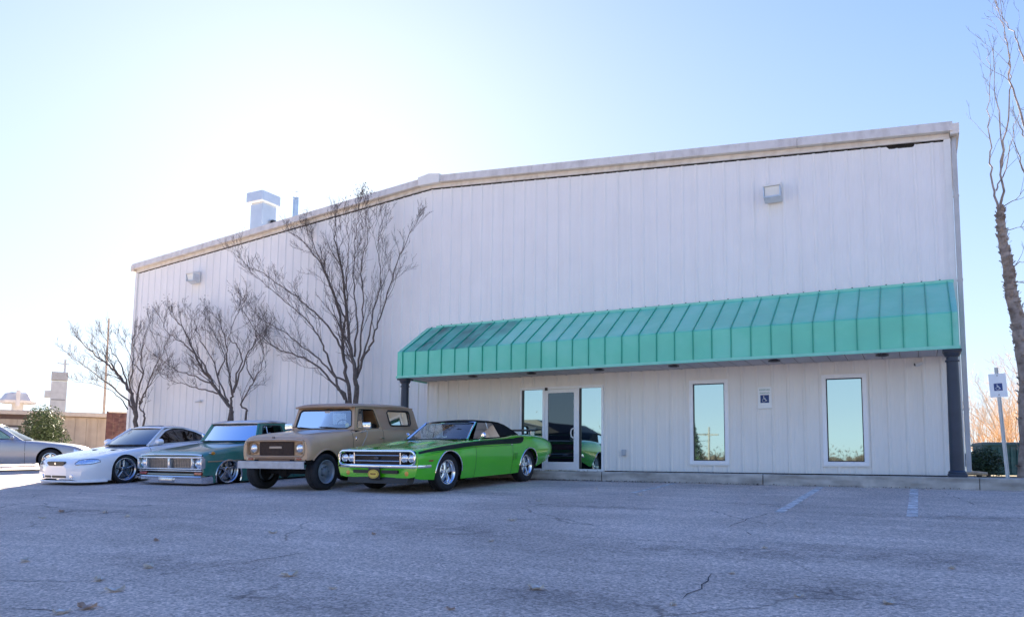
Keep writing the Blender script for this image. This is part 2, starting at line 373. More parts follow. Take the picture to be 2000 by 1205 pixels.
# ------------------------------------------------------------------ the big metal building
XL, XR, ZE, ZR = -22.87, .706, 6.61, 7.585
XM = (XL+XR)/2
def rake(x): return ZE+(ZR-ZE)*(1-abs(x-XM)/(XM-XL))
B = thing("metal_building", "big white ribbed metal warehouse with low gable and green awning over its glass entrance", "building", (XM, 0, 0))
DZ0, DZT = .0, 1.953
OPEN = [(-8.39, -6.265, -1, DZT), (-4.314, -3.50, .174, 1.955), (-1.673, -.866, .174, 1.955)]   # entrance, two windows
RIB = .3
n_p = 26; PW = (XR-XL)/n_p; RIB = PW/3
def panel(i):
    x0 = XL+i*PW; x1 = x0+PW
    prof = []                                   # (x, y): trapezoid ribs standing 3 cm proud, two low stiffeners between
    for k in range(3):
        c = x0+RIB*k
        prof += [(c, -.024), (c+.022, -.024), (c+.046, 0), (c+.105, 0), (c+.113, -.004), (c+.127, -.004), (c+.135, 0), (c+.185, 0), (c+.193, -.004), (c+.207, -.004), (c+.215, 0), (c+RIB-.03, 0), (c+RIB-.008, -.024)]
    prof[-1] = (x1+.003, -.0235)
    brk = sorted({p for o in OPEN for p in o[:2] if x0 < p < x1})
    px = [p[0] for p in prof]; py = [p[1] for p in prof]
    for b in brk:
        if min(abs(b-q) for q in px) < 1e-4: continue
        yv = float(np.interp(b, px, py)); j = int(np.searchsorted(px, b)); px.insert(j, b); py.insert(j, yv)
    zs = (-.02,)
    under = x0 > -11.2                       # below the awning the sheets are a newer, separate run, also whitened to offset the awning's shade
    mb = MB(); lo_mb = MB()
    for (xa, ya), (xb, yb) in zip(zip(px[:-1], py[:-1]), zip(px[1:], py[1:])):
        mid = (xa+xb)/2; lo = .015
        cutz = [(o[2], o[3]) for o in OPEN if o[0]-1e-4 < mid < o[1]+1e-4]
        top = lambda x: rake(x)-.30-(.05 if (-.32 < x < .12) else 0)
        if under:
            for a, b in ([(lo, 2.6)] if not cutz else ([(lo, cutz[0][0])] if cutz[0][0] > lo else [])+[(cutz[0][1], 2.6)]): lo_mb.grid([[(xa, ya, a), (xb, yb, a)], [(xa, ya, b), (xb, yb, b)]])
            cutz, lo = [], 2.602
        segs = [(lo, None)] if not cutz else ([(lo, cutz[0][0])] if cutz[0][0] > lo else [])+[(cutz[0][1], None)]
        for a, b in segs:
            za, zb = (top(xa), top(xb)) if b is None else (b, b)
            # long strips cut into storey heights so the sheets can ripple a little
            ks = 1 if b is not None else 4
            G = []
            for q in range(ks+1):
                t = q/ks; G.append([(xa, ya, a+(za-a)*t), (xb, yb, a+(zb-a)*t)])
            mb.grid(G)
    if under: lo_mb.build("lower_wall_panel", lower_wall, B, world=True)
    o = mb.build("wall_panel", white_wall, B, world=True)
    return o
for i in range(n_p): panel(i)
# body of the building behind its skin: back, sides and the dark framing behind the sheets
D_B = 15
mb = MB()
mb.add([(XL+.02, .05, -.3), (XL+.02, D_B, -.3), (XL+.02, D_B, ZE-.1), (XL+.02, .05, ZE-.1)], [(0, 1, 2, 3)])
mb.add([(XR-.02, .05, -.3), (XR-.02, D_B, -.3), (XR-.02, D_B, ZE-.1), (XR-.02, .05, ZE-.1)], [(0, 1, 2, 3)])
mb.add([(XL+.02, D_B, -.3), (XR-.02, D_B, -.3), (XR-.02, D_B, ZE-.1), (XM, D_B, ZR-.1), (XL+.02, D_B, ZE-.1)], [(0, 1, 2, 3, 4)])
mb.build("side_wall", white_wall, B, world=True)
mb = MB()
# frame sheet behind the panels, with the openings left free
xsn = sorted([XL+.03, XM, XR-.03]+[q for o in OPEN for q in (o[0]+.002, o[1]-.002)])
for xa, xb in zip(xsn[:-1], xsn[1:]):
    mid = (xa+xb)/2; cz = [o for o in OPEN if o[0] < mid < o[1]]
    segs = [(-.2, None)] if not cz else ([(-.2, cz[0][2]+.002)] if cz[0][2] > 0 else [])+[(cz[0][3]-.002, None)]
    for a, b in segs:
        za, zb = (rake(xa)-.08, rake(xb)-.08) if b is None else (b, b)
        mb.add([(xa, .045, a), (xb, .045, a), (xb, .045, zb), (xa, .045, za)], [(0, 1, 2, 3)])
mb.build("wall_frame", dark_gap, B, world=True)
roof_m = mat("roof_sheet", (.55, .55, .53), .4, metal=.3, var=.1)
for s in (0, 1):
    xa, xb = (XL-.1, XM) if s == 0 else (XM, XR+.1)
    mb = MB(); za, zb = (ZE-.02, ZR-.012) if s == 0 else (ZR-.012, ZE-.02)
    mb.add([(xa, -.06, za), (xb, -.06, zb), (xb, D_B+.1, zb), (xa, D_B+.1, za), (xa, -.06, za-.05), (xb, -.06, zb-.05), (xb, D_B+.1, zb-.05), (xa, D_B+.1, za-.05)],
           [(0, 1, 2, 3), (7, 6, 5, 4), (0, 4, 5, 1), (1, 5, 6, 2), (2, 6, 7, 3), (3, 7, 4, 0)])
    mb.build("roof", roof_m, B, world=True)
def slopebar(name, xa, xb, dz0, dz1, y0, y1, m, tilt=0.):
    za, zb = rake(xa), rake(xb)
    mb = MB(); mb.add([(xa, y0, za+dz0), (xb, y0, zb+dz0), (xb, y1, zb+dz0), (xa, y1, za+dz0), (xa, y0+tilt, za+dz1), (xb, y0+tilt, zb+dz1), (xb, y1, zb+dz1), (xa, y1, za+dz1)],
           [(3, 2, 1, 0), (4, 5, 6, 7), (0, 1, 5, 4), (1, 2, 6, 5), (2, 3, 7, 6), (3, 0, 4, 7)])
    return mb.build(name, m, B, world=True)
tr = [XL-.12, -19.6, -16.6, -13.7, XM-.004, XM+.004, -8.1, -5.0, -2.0, XR+.06]
for a, b in zip(tr[:-1], tr[1:]):
    if b-a < .1: continue
    slopebar("rake_trim", a+.004, b-.004, -.135, .04, -.15, -.005, trim_m, .03)
    slopebar("rake_lip", a+.004, b-.004, -.155, -.137, -.162, -.02, trim_m)
slopebar("rake_flashing", XL, XM-.002, -.268, -.225, -.048, -.006, trim_m); slopebar("rake_flashing", XM+.002, XR, -.268, -.225, -.048, -.006, trim_m)
slopebar("rake_filler", XL, XM-.002, -.224, -.158, -.03, -.004, trim_m); slopebar("rake_filler", XM+.002, XR, -.224, -.158, -.03, -.004, trim_m)
slopebar("rake_backing", XL+.02, XM-.002, -.42, -.268, .012, .03, dark_gap); slopebar("rake_backing", XM+.002, XR-.02, -.42, -.268, .012, .03, dark_gap)
mb = MB(); mb.prism([(XM-.32, ZR-.19), (XM+.32, ZR-.19), (XM+.34, ZR+.03), (XM, ZR+.085), (XM-.34, ZR+.03)], 'y', -.18, -.02); mb.build("ridge_cap", white_trim, B, world=True)
mb = MB(); mb.box(XR-.10, XR+.012, -.05, .06, .0, ZE-.27); mb.build("corner_trim", white_trim, B, world=True)
mb = MB(); mb.box(XL-.012, XL+.10, -.05, .06, .0, ZE-.27); mb.build("corner_trim", white_trim, B, world=True)
mb = MB(); mb.bbox(XR+.02, XR+.105, -.085, .0, .08, 6.1, .01); mb.tube([(XR+.06, -.04, 6.08), (XR+.06, -.03, 6.25), (XR+.075, .06, 6.42), (XR+.075, .12, 6.5)], .042, 8)
for z in (1.2, 3.6, 5.2): mb.box(XR+.012, XR+.112, -.09, .0, z, z+.03)
mb.build("downspout", mat("grey_downspout", (.5, .5, .5), .45, var=.08), B, world=True)
mb = MB(); mb.box(XR+.01, XR+.16, -.14, D_B, ZE-.22, ZE-.02); mb.build("eave_gutter", trim_m, B, world=True)
mb = MB(); mb.box(XL-.15, XL-.01, -.14, D_B, ZE-.22, ZE-.02); mb.build("eave_gutter", trim_m, B, world=True)

# --- windows
for (x0, x1, z0, z1) in OPEN[1:]:
    w = bpy.data.objects.new("window", None); COL.objects.link(w); w.parent = B; w.location = ((x0+x1)/2-XM, 0, z0)
    mb = MB()
    f = .078
    for (a, b, c, d) in ((x0, x1, z0, z0+f), (x0, x1, z1-f, z1), (x0, x0+f, z0+f, z1-f), (x1-f, x1, z0+f, z1-f)): mb.bbox(a, b, -.045, .03, c, d, .006)
    mb.build("frame", alu, w, world=True)
    mb = MB(); g = .022
    for (a, b, c, d) in ((x0-g, x1+g, z0-g, z0), (x0-g, x1+g, z1, z1+g), (x0-g, x0, z0, z1), (x1, x1+g, z0, z1)): mb.box(a, b, -.036, .0, c, d)
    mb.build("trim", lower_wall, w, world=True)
    mb = MB(); e = .018
    for (a, b, c, d) in ((x0+f, x1-f, z0+f, z0+f+e), (x0+f, x1-f, z1-f-e, z1-f), (x0+f, x0+f+e, z0+f+e, z1-f-e), (x1-f-e, x1-f, z0+f+e, z1-f-e)): mb.box(a, b, -.012, .03, c, d)
    mb.build("gasket", black_plastic, w, world=True)
    mb = MB(); mb.box(x0+f+.002, x1-f-.002, .008, .02, z0+f+.002, z1-f-.002); mb.build("pane", win_glass, w, world=True)
# --- storefront: sidelight, door, sidelight
ex0, ex1 = OPEN[0][:2]
st = bpy.data.objects.new("storefront", None); COL.objects.link(st); st.parent = B; st.location = (-7.3-XM, 0, 0)
mb = MB()
for (a, b, c, d) in ((ex0, ex1, DZT-.06, DZT), (ex0, ex0+.05, .0, DZT-.06), (ex1-.05, ex1, .0, DZT-.06), (-7.79, -7.73, .0, DZT-.06), (-6.915, -6.86, .0, DZT-.06), (ex0+.05, -7.79, 0, .045), (-6.86, ex1-.05, 0, .045)):
    mb.box(a+.001, b-.001, -.05, .04, c, d)
mb.build("frame", alu, st, world=True)
mb = MB()
for (a, b, c, d) in ((ex0+.05, ex0+.085, .045, DZT-.06), (-6.86, -6.825, .045, DZT-.06)): mb.box(a, b, -.03, .04, c, d)
mb.build("gasket", black_plastic, st, world=True)
for a, b in ((ex0+.085, -7.79), (-6.825, ex1-.05)):
    mb = MB(); mb.box(a+.001, b-.001, .0, .012, .046, DZT-.061); mb.build("pane", win_glass, st, world=True)
dr = bpy.data.objects.new("door", None); COL.objects.link(dr); dr.parent = B; dr.location = (-7.32-XM, 0, 0)
mb = MB(); dx0, dx1 = -7.726, -6.918
for (a, b, c, d) in ((dx0, dx0+.075, .012, 1.885), (dx1-.075, dx1, .012, 1.885), (dx0+.075, dx1-.075, .012, .20), (dx0+.075, dx1-.075, 1.80, 1.885)): mb.bbox(a, b, -.042, .006, c, d, .004)
mb.build("frame", alu, dr, world=True)
mb = MB(); mb.box(dx0+.076, dx1-.076, -.02, -.01, .201, 1.799); mb.build("pane", door_glass, dr, world=True)
mb = MB(); hx = dx1-.06; mb.tube([(hx, -.04, .98), (hx, -.085, .97), (hx-.05, -.10, .94), (hx-.06, -.105, .86), (hx-.05, -.10, .78), (hx, -.085, .75), (hx, -.04, .74)], .014, 8); mb.build("handle", white_trim, dr, smooth=True, world=True)
mb = MB(); mb.bbox(hx-.01, hx+.02, -.056, -.042, .86, .885, .004); mb.build("lock", galv, dr, world=True)
mb = MB(); mb.bbox(dx0+.01, dx0+.07, -.09, -.045, 1.86, 1.93, .008); mb.build("closer", black_plastic, dr, world=True)
# --- awning
ax0, ax1, c_, zb_, zf_, zt_ = -11.11, .656, -1.275, 2.17, 2.80, 3.60
aw = bpy.data.objects.new("awning", None); COL.objects.link(aw); aw.parent = B; aw.location = (0, 0, 0)
n_a = 31; aw_w = (ax1-.10-(ax0+.16))/n_a
seams = [ax0, ax0+.16]+[ax0+.16+aw_w*i for i in range(1, n_a+1)]+[ax1]
for i in range(len(seams)-1):
    a, b = seams[i]+.002, seams[i+1]-.002
    last = i == len(seams)-2
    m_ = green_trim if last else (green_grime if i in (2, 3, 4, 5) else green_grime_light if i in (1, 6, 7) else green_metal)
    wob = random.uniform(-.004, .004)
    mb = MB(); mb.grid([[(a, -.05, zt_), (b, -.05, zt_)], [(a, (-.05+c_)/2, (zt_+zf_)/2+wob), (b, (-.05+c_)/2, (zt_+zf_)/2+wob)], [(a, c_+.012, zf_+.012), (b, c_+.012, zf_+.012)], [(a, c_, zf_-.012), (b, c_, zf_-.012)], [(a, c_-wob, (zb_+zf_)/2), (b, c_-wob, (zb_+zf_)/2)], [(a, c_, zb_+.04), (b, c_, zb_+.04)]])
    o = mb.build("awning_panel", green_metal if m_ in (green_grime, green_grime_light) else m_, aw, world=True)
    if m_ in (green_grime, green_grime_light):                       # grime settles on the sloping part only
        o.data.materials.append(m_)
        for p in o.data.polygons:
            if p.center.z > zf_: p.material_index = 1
    if i:
        x = seams[i]; w = .008; h = .024
        mb = MB(); path = [(-.05, zt_), (c_, zf_), (c_, zb_+.045)]; out = [(-.05, zt_+h), (c_-h, zf_+h*.5), (c_-h, zb_+.045)]
        vs = [(x-w, y, z) for y, z in path]+[(x-w, y, z) for y, z in out]+[(x+w, y, z) for y, z in path]+[(x+w, y, z) for y, z in out]
        mb.add(vs, [(3, 4, 10, 9), (4, 5, 11, 10), (0, 3, 4, 1), (1, 4, 5, 2), (6, 7, 10, 9), (7, 8, 11, 10), (2, 5, 11, 8)])
        mb.build("seam", green_seam, aw, world=True)
mb = MB()
for x in (ax0+.004, ax1-.004):
    mb.add([(x, -.03, zb_+.02), (x, c_+.002, zb_+.02), (x, c_+.002, zf_), (x, -.03, zt_)], [(0, 1, 2, 3)])
mb.build("awning_end", green_trim, aw, world=True)
mb = MB(); mb.box(ax0-.01, ax1+.012, c_-.03, c_+.012, zb_-.005, zb_+.052); mb.box(ax0-.012, ax0+.02, c_+.012, -.03, zb_-.003, zb_+.05); mb.box(ax1-.02, ax1+.014, c_+.012, -.03, zb_-.003, zb_+.05)
mb.build("awning_edge_trim", green_trim, aw, world=True)
mb = MB(); mb.box(ax0+.3, ax1+.01, -.075, -.036, zt_-.03, zt_+.035); mb.build("awning_flashing", green_trim, aw, world=True)
mb = MB()
for i in range(39): 
    x = ax0+.45+i*.3; mb.lathe([(.0, .02), (.014, .014), (.016, 0)], (x, -.062, zt_+.036), n=6)
mb.build("screw", black_plastic, aw, world=True)['kind'] = 'stuff'
# --- soffit under the awning
sf = bpy.data.objects.new("soffit", None); COL.objects.link(sf); sf.parent = B; sf.location = (0, 0, 0)
k = 39; sw = (ax1-ax0-.04)/k
for i in range(k):
    a = ax0+.02+i*sw
    mb = MB(); mb.add([(a+.004, c_+.014, zb_+.03), (a+.03, c_+.014, zb_+.045), (a+sw-.03, c_+.014, zb_+.045), (a+sw-.004, c_+.014, zb_+.03), (a+.004, -.036, zb_+.03), (a+.03, -.036, zb_+.045), (a+sw-.03, -.036, zb_+.045), (a+sw-.004, -.036, zb_+.03)],
        [(0, 1, 5, 4), (1, 2, 6, 5), (2, 3, 7, 6)])
    mb.build("soffit_panel", soffit_m, sf, world=True)
mb = MB(); mb.box(ax0+.02, ax1-.02, c_+.02, -.03, zb_+.05, zb_+.06); mb.build("soffit_backing", dark_gap, sf, world=True)
lamp_dark = mat("downlight_trim", (.06, .06, .065), .5, var=.1)
for px in (-9.3, -7.75, -6.1, -4.45, -2.45, -.55):
    mb = MB(); mb.lathe([(.11, zb_+.03), (.115, zb_+.012), (.085, zb_+.012), (.07, zb_+.04), (0, zb_+.045)], (px, -.72, 0), n=20); mb.build("downlight", lamp_dark, sf, smooth=True, world=True)
# --- columns
for cx in (-10.96, .545):
    cl = bpy.data.objects.new("column", None); COL.objects.link(cl); cl.parent = B; cl.location = (cx-XM, -1.14, 0)
    mb = MB(); mb.lathe([(.108, .10), (.108, .3), (.10, 1.2), (.092, 1.95), (.092, 2.06)], (cx, -1.14, 0), n=24); mb.build("shaft", navy, cl, smooth=True, world=True)
    mb = MB(); mb.bbox(cx-.145, cx+.145, -1.285, -.995, -.004, .05, .01); mb.lathe([(.135, .05), (.14, .065), (.135, .085), (.112, .105), (.0, .105)], (cx, -1.14, 0), n=24); mb.build("base", navy, cl, smooth=True, world=True)
    mb = MB(); mb.bbox(cx-.145, cx+.145, -1.285, -.995, 2.125, 2.164, .008); mb.lathe([(0, 2.05), (.112, 2.05), (.118, 2.065), (.135, 2.1), (.138, 2.125), (0, 2.125)], (cx, -1.14, 0), n=24); mb.lathe([(.0, 1.96), (.108, 1.96), (.112, 1.975), (.108, 1.99), (0, 1.99)], (cx, -1.14, 0), n=24); mb.build("cap", navy, cl, smooth=True, world=True)
mb = MB(); mb.box(-.9, .42, -.05, -.04, -.002, .012); mb.box(-5.9, -.95, -.047, -.036, -.002, .006); mb.build("base_seal", dark_gap, B, world=True)

# --- things fixed on the building
def wall_light(x, z, label):
    t = thing("wall_light", label, "wall light", (x, -.034, z), group="floodlights high on the white wall")
    mb = MB(); mb.bbox(-.165, .165, -.05, .0, -.17, .19, .01); mb.build("housing", white_trim, t)
    mb = MB(); mb.prism([(-.05, .19), (-.30, .12), (-.30, .08), (-.05, .08)], 'x', -.17, .17); mb.build("hood", white_trim, t)
    mb = MB(); mb.prism([(-.051, .075), (-.27, .075), (-.22, -.10), (-.051, -.13)], 'x', -.145, .145); mb.build("lens", mat("frosted_lens", (.75, .8, .82), .15, var=.03), t)
    mb = MB()
    for s in (-1, 1): mb.box(s*.157-.008, s*.157+.008, -.28, -.05, -.14, .08)
    mb.prism([(-.05, -.14), (-.24, -.105), (-.24, -.13), (-.05, -.2)], 'x', -.17, .17)
    mb.build("guard", galv, t)
    return t
wall_light(-2.49, 5.78, "boxy white floodlight high on the wall above the two windows")
wall_light(-19.9, 5.86, "small white floodlight high on the far wall behind the bare trees")
def wall_cam(x, z, s, label, rz):
    t = thing("security_camera", label, "security camera", (x, -.034, z), group="security cameras on the white wall")
    mb = MB(); mb.lathe([(0, 0), (.045*s, 0), (.045*s, .02), (.015*s, .03), (.012*s, .07)], (0, 0, 0), (0, -1, 0), 16); mb.build("mount", white_trim, t, smooth=True)
    b = MB(); b.lathe([(0, -.07*s), (.03*s, -.07*s), (.033*s, -.06*s), (.033*s, .06*s), (.03*s, .07*s)], (0, -.085, 0), (math.sin(rz), -math.cos(rz), -.25), 16); b.build("camera_body", white_trim, t, smooth=True)
    A = Vector((math.sin(rz), -math.cos(rz), -.25)).normalized(); c = Vector((0, -.085, 0))+A*.062*s
    b = MB(); b.lathe([(0, .012*s), (.026*s, .01*s), (.031*s, 0)], c, A, 16); b.build("lens", black_plastic, t, smooth=True)
wall_cam(.03, 2.08, 1.0, "small white security camera under the awning near the right column", -1.1)
wall_cam(-19.45, 1.95, 1.1, "small white security camera low on the wall between the two left trees", -.9)
t = thing("outlet_box", "small grey weatherproof outlet box on the wall right of the entrance", "outlet box", (-5.78, -.036, .42))
mb = MB(); mb.bbox(-.05, .05, -.045, 0, -.07, .07, .01); mb.build("box", mat("outlet_grey", (.55, .57, .6), .5, var=.05), t)
mb = MB(); mb.bbox(-.04, .04, -.062, -.046, -.06, .055, .006); mb.build("cover", mat("outlet_cover", (.5, .52, .55), .4, var=.05), t)

# exhaust on the roof
yv = 1.2
duct = mat("duct_sheet", (.66, .68, .71), .42, metal=.65, var=.06, vscale=3)
t = thing("roof_exhaust", "tall square sheet metal exhaust stack with flared hood on the left roof slope", "exhaust stack", (-18.75, yv+.2, rake(-18.75)-.1))
o_ = t.location.copy()
mb = MB(); mb.bbox(-19.03, -18.50, 1.2, 1.80, rake(-19)-.15, 8.62, .008); mb.build("duct", duct, t, world=True)
mb = MB(); z0, z1_, z2_ = 8.50, 8.86, 8.97
x0, x1, y0, y1 = -19.13, -18.42, 1.10, 1.88
mb.add([(x0+.04, y0+.04, z0), (x1-.04, y0+.04, z0), (x1-.04, y1-.04, z0), (x0+.04, y1-.04, z0), (x0, y0, z0+.05), (x1, y0, z0+.05), (x1, y1, z0+.05), (x0, y1, z0+.05), (x0, y0, z1_), (x1, y0, z1_), (x1, y1, z1_), (x0, y1, z1_), ((x0+x1)/2, (y0+y1)/2, z2_)],
       [(3, 2, 1, 0), (0, 1, 5, 4), (1, 2, 6, 5), (2, 3, 7, 6), (3, 0, 4, 7), (4, 5, 9, 8), (5, 6, 10, 9), (6, 7, 11, 10), (7, 4, 8, 11), (8, 9, 12), (9, 10, 12), (10, 11, 12), (11, 8, 12)])
mb.build("hood", duct, t, world=True)
MB().bbox(-18.50, -18.38, 1.56, 1.72, 7.6, 8.0, .01).build("junction_box", black_plastic, t, world=True)
t = thing("vent_pipe", "thin galvanised vent pipe with flat rain cap on the roof right of the exhaust stack", "vent pipe", (-17.06, yv, rake(-17.06)-.1))
mb = MB(); mb.lathe([(.085, -.1), (.085, 1.42), (.06, 1.42)], n=16); mb.lathe([(.1, 1.36), (.1, 1.4)], n=16); mb.build("pipe", galv, t, smooth=True)
mb = MB(); mb.lathe([(.19, 1.53), (.12, 1.57), (0, 1.60), (0, 1.54), (.19, 1.525)], n=18); mb.build("rain_cap", mat("rain_cap_metal", (.3, .28, .26), .4, metal=.6, var=.1), t, smooth=True)
mb = MB(); [mb.box(.07*math.cos(a)-.006, .07*math.cos(a)+.006, .07*math.sin(a)-.006, .07*math.sin(a)+.006, 1.40, 1.56) for a in (0, 2.1, 4.2)]; mb.build("bracket", galv, t)
# ------------------------------------------------------------------ vehicles: lofted bodies
def paint_mat(name, col, rough=.28, coat=.8, var=.03, metal=0., **k):
    return mat(name, col, rough, metal, var, 3., coat=coat, **k)
chrome = mat("chrome", (.86, .87, .88), .07, 1., var=.04, vscale=9)
chrome_dull = mat("dull_chrome", (.62, .64, .67), .24, 1., var=.08, vscale=9)
rubber = mat("tyre_rubber", (.016, .017, .02), .75, var=.25, vscale=14, bump=.2, bscale=50)
liner = mat("dark_underbody", (.012, .012, .013), .9, var=.2)
trim_blk = mat("black_trim", (.015, .015, .016), .4, var=.1)
seat_blk = mat("dark_seat_vinyl", (.03, .03, .032), .5, var=.2)
lamp_glass = mat("headlamp_glass", (.88, .90, .92), .12, .75, var=.12, vscale=30, bump=.35, bscale=70, coat=1.)
amber = mat("amber_lens", (.75, .33, .04), .15, var=.06, coat=1.)
red_lens = mat("red_lens", (.30, .03, .02), .18, var=.06, coat=1.)
clear_glass = glass_mat("car_glass", (.80, .87, .85), .10)
tint_glass = glass_mat("tinted_car_glass", (.03, .04, .06), .05)
ws_glass = glass_mat("windshield_glass", (.74, .82, .84), .11)

def pchip(xs, ys):
    xs = np.array(xs, float); ys = np.array(ys, float); h = np.diff(xs); d = np.diff(ys)/h; n = len(xs); m = np.zeros(n)
    if n == 2: m[:] = d[0]
    else:
        for i in range(1, n-1):
            if d[i-1]*d[i] > 0:
                w1, w2 = 2*h[i]+h[i-1], h[i]+2*h[i-1]; m[i] = (w1+w2)/(w1/d[i-1]+w2/d[i])
        m[0], m[-1] = d[0], d[-1]
    def f(x):
        x = min(max(x, xs[0]), xs[-1]); i = min(int(np.searchsorted(xs, x, side='right'))-1, n-2); i = max(i, 0)
        t = (x-xs[i])/h[i]; t2, t3 = t*t, t*t*t
        return float((2*t3-3*t2+1)*ys[i]+(t3-2*t2+t)*h[i]*m[i]+(-2*t3+3*t2)*ys[i+1]+(t3-t2)*h[i]*m[i+1])
    return f
class Loft:
    """car shell from cross-sections: stations (y, [(x, z) from the top centre line down to the sill])"""
    def __init__(s, st, sharp=(), sub=4, side=3):
        s.ys = [q[0] for q in st]; n = len(st[0][1]); s.n = n; s.sub = sub; s.sharp = sorted(set(sharp) | {0, n-1}); s.js = side
        s.fx = [pchip(s.ys, [q[1][k][0] for q in st]) for k in range(n)]; s.fz = [pchip(s.ys, [q[1][k][1] for q in st]) for k in range(n)]
        s.seg = [k for k in range(n-1) for _ in range(sub)]
    def dense(s, y):
        P = [(s.fx[k](y), s.fz[k](y)) for k in range(s.n)]; out = []
        for a, b in zip(s.sharp[:-1], s.sharp[1:]):
            for k in range(a, b):
                p0 = P[k-1] if k > a else None; p1, p2 = P[k], P[k+1]; p3 = P[k+2] if k+2 <= b else None
                l = math.dist(p1, p2) or 1e-6
                def tg(pa, pb, pm, other):
                    if pa is None or pb is None: return None
                    L1 = math.dist(pa, pb) or 1e-6; return ((pb[0]-pa[0])/L1*l, (pb[1]-pa[1])/L1*l)
                ch = (p2[0]-p1[0], p2[1]-p1[1]); m1 = tg(p0, p2, p1, 0) or ch; m2 = tg(p1, p3, p2, 0) or ch
                if k == 0: m1 = (l, 0)
                for q in range(s.sub):
                    t = q/s.sub; t2, t3 = t*t, t*t*t
                    out.append(tuple((2*t3-3*t2+1)*p1[c]+(t3-2*t2+t)*m1[c]+(-2*t3+3*t2)*p2[c]+(t3-t2)*m2[c] for c in (0, 1)))
        out.append(P[-1]); return out
    def side_x(s, y, z):
        d = s.dense(y)[s.js*s.sub:]
        for (xa, za), (xb, zb) in zip(d[:-1], d[1:]):
            if zb <= z <= za: 
                t = (za-z)/((za-zb) or 1e-9); return xa+(xb-xa)*t
        return d[0][0] if z > d[0][1] else d[-1][0]
    def grid_ys(s, arches, gaps, step=.09):
        ys = set(); a, b = s.ys[0], s.ys[-1]; y = a
        while y < b-1e-6:
            near = any(abs(y-A[0]) < A[2]+.06 for A in arches); ys.add(round(y, 4)); y += .022 if near else step
        ys.add(b)
        for g in gaps: ys = {q for q in ys if abs(q-g) > .012}; ys |= {g-.005, g+.005}
        return sorted(ys)
    def mesh(s, ys, cls, arches=(), inset=0.):
        rows = []
        for y in ys:
            r = []
            for j, (x, z) in enumerate(s.dense(y)):
                yy, inside = y, False
                if j > s.js*s.sub:
                    for (ya, za, Ra) in arches:
                        dy, dz = y-ya, z-za
                        if dz >= 0:
                            d = math.hypot(dy, dz)
                            if d < Ra:
                                inside = True; d = d or 1e-6; yy = ya+dy/d*Ra; z2 = za+dz/d*Ra; x = s.side_x(yy, z2); z = z2
                        elif abs(dy) < Ra:
                            inside = True; yy = ya+(Ra if dy > 0 else -Ra); x = s.side_x(yy, z)
                if inset: x = max(0, x-inset); z = z-inset*(.7 if j < s.js*s.sub else 0)
                r.append((x, yy, z, inside))
            rows.append(r)
        out = {}
        for i in range(len(ys)-1):
            ym = (ys[i]+ys[i+1])/2
            for j in range(len(s.seg)):
                q = (rows[i][j], rows[i][j+1], rows[i+1][j+1], rows[i+1][j])
                if all(p[3] for p in q): continue
                nm = cls(ym, s.seg[j], sum(p[2] for p in q)/4)
                if nm is None: continue
                for sd in (1, -1):
                    key = (nm, sd if nm in ('door', 'fender', 'rear_door') else 0)
                    out.setdefault(key, MB()).add([(sd*p[0], p[1], p[2]) for p in q], [(0, 1, 2, 3) if sd > 0 else (3, 2, 1, 0)])
        return out
    def outline(s, y):
        d = s.dense(y); return [(x, z) for x, z in d]+[(-x, z) for x, z in d[::-1]]
def merge_build(mb, name, m, parent, angle=35, label=None, d=2e-4):
    bm = bmesh.new(); vs = [bm.verts.new(v) for v in mb.v]
    for f in mb.f:
        try: bm.faces.new([vs[i] for i in f])
        except ValueError: pass
    bmesh.ops.remove_doubles(bm, verts=bm.verts[:], dist=d); bmesh.ops.dissolve_degenerate(bm, edges=bm.edges[:], dist=1e-5)
    bmesh.ops.recalc_face_normals(bm, faces=bm.faces[:])
    me = bpy.data.meshes.new(name); bm.to_mesh(me); bm.free(); me.materials.append(m)
    for p in me.polygons: p.use_smooth = True
    me.set_sharp_from_angle(angle=R(angle))
    o = bpy.data.objects.new(name, me); COL.objects.link(o); o.parent = parent
    if label: o['label'] = label
    return o
def polycast(poly, c, n, a0=0.):
    out = []
    for k in range(n):
        a = a0+2*PI*k/n; dx, dy = math.cos(a), math.sin(a); best = None
        for (x1, y1), (x2, y2) in zip(poly, poly[1:]+poly[:1]):
            ex, ey = x2-x1, y2-y1; den = dx*ey-dy*ex
            if abs(den) < 1e-12: continue
            t = ((x1-c[0])*ey-(y1-c[1])*ex)/den; u = ((x1-c[0])*dy-(y1-c[1])*dx)/den
            if t > 0 and -1e-9 <= u <= 1+1e-9 and (best is None or t > best): best = t
        best = best or .01; out.append((c[0]+dx*best, c[1]+dy*best))
    return out
def rpoly(pts, r, k=5):
    out = []; n = len(pts)
    for i in range(n):
        p = Vector(pts[i]); a = Vector(pts[i-1])-p; b = Vector(pts[(i+1) % n])-p; rr = r[i] if isinstance(r, (list, tuple)) else r
        rr = min(rr, a.length*.49, b.length*.49); A = p+a.normalized()*rr; Bv = p+b.normalized()*rr
        for q in range(k+1):
            t = q/k; out.append(tuple((1-t)**2*A+2*t*(1-t)*p+t*t*Bv))
    return out
def rrect(x0, x1, z0, z1, r, k=5): return rpoly([(x0, z0), (x1, z0), (x1, z1), (x0, z1)], r, k)
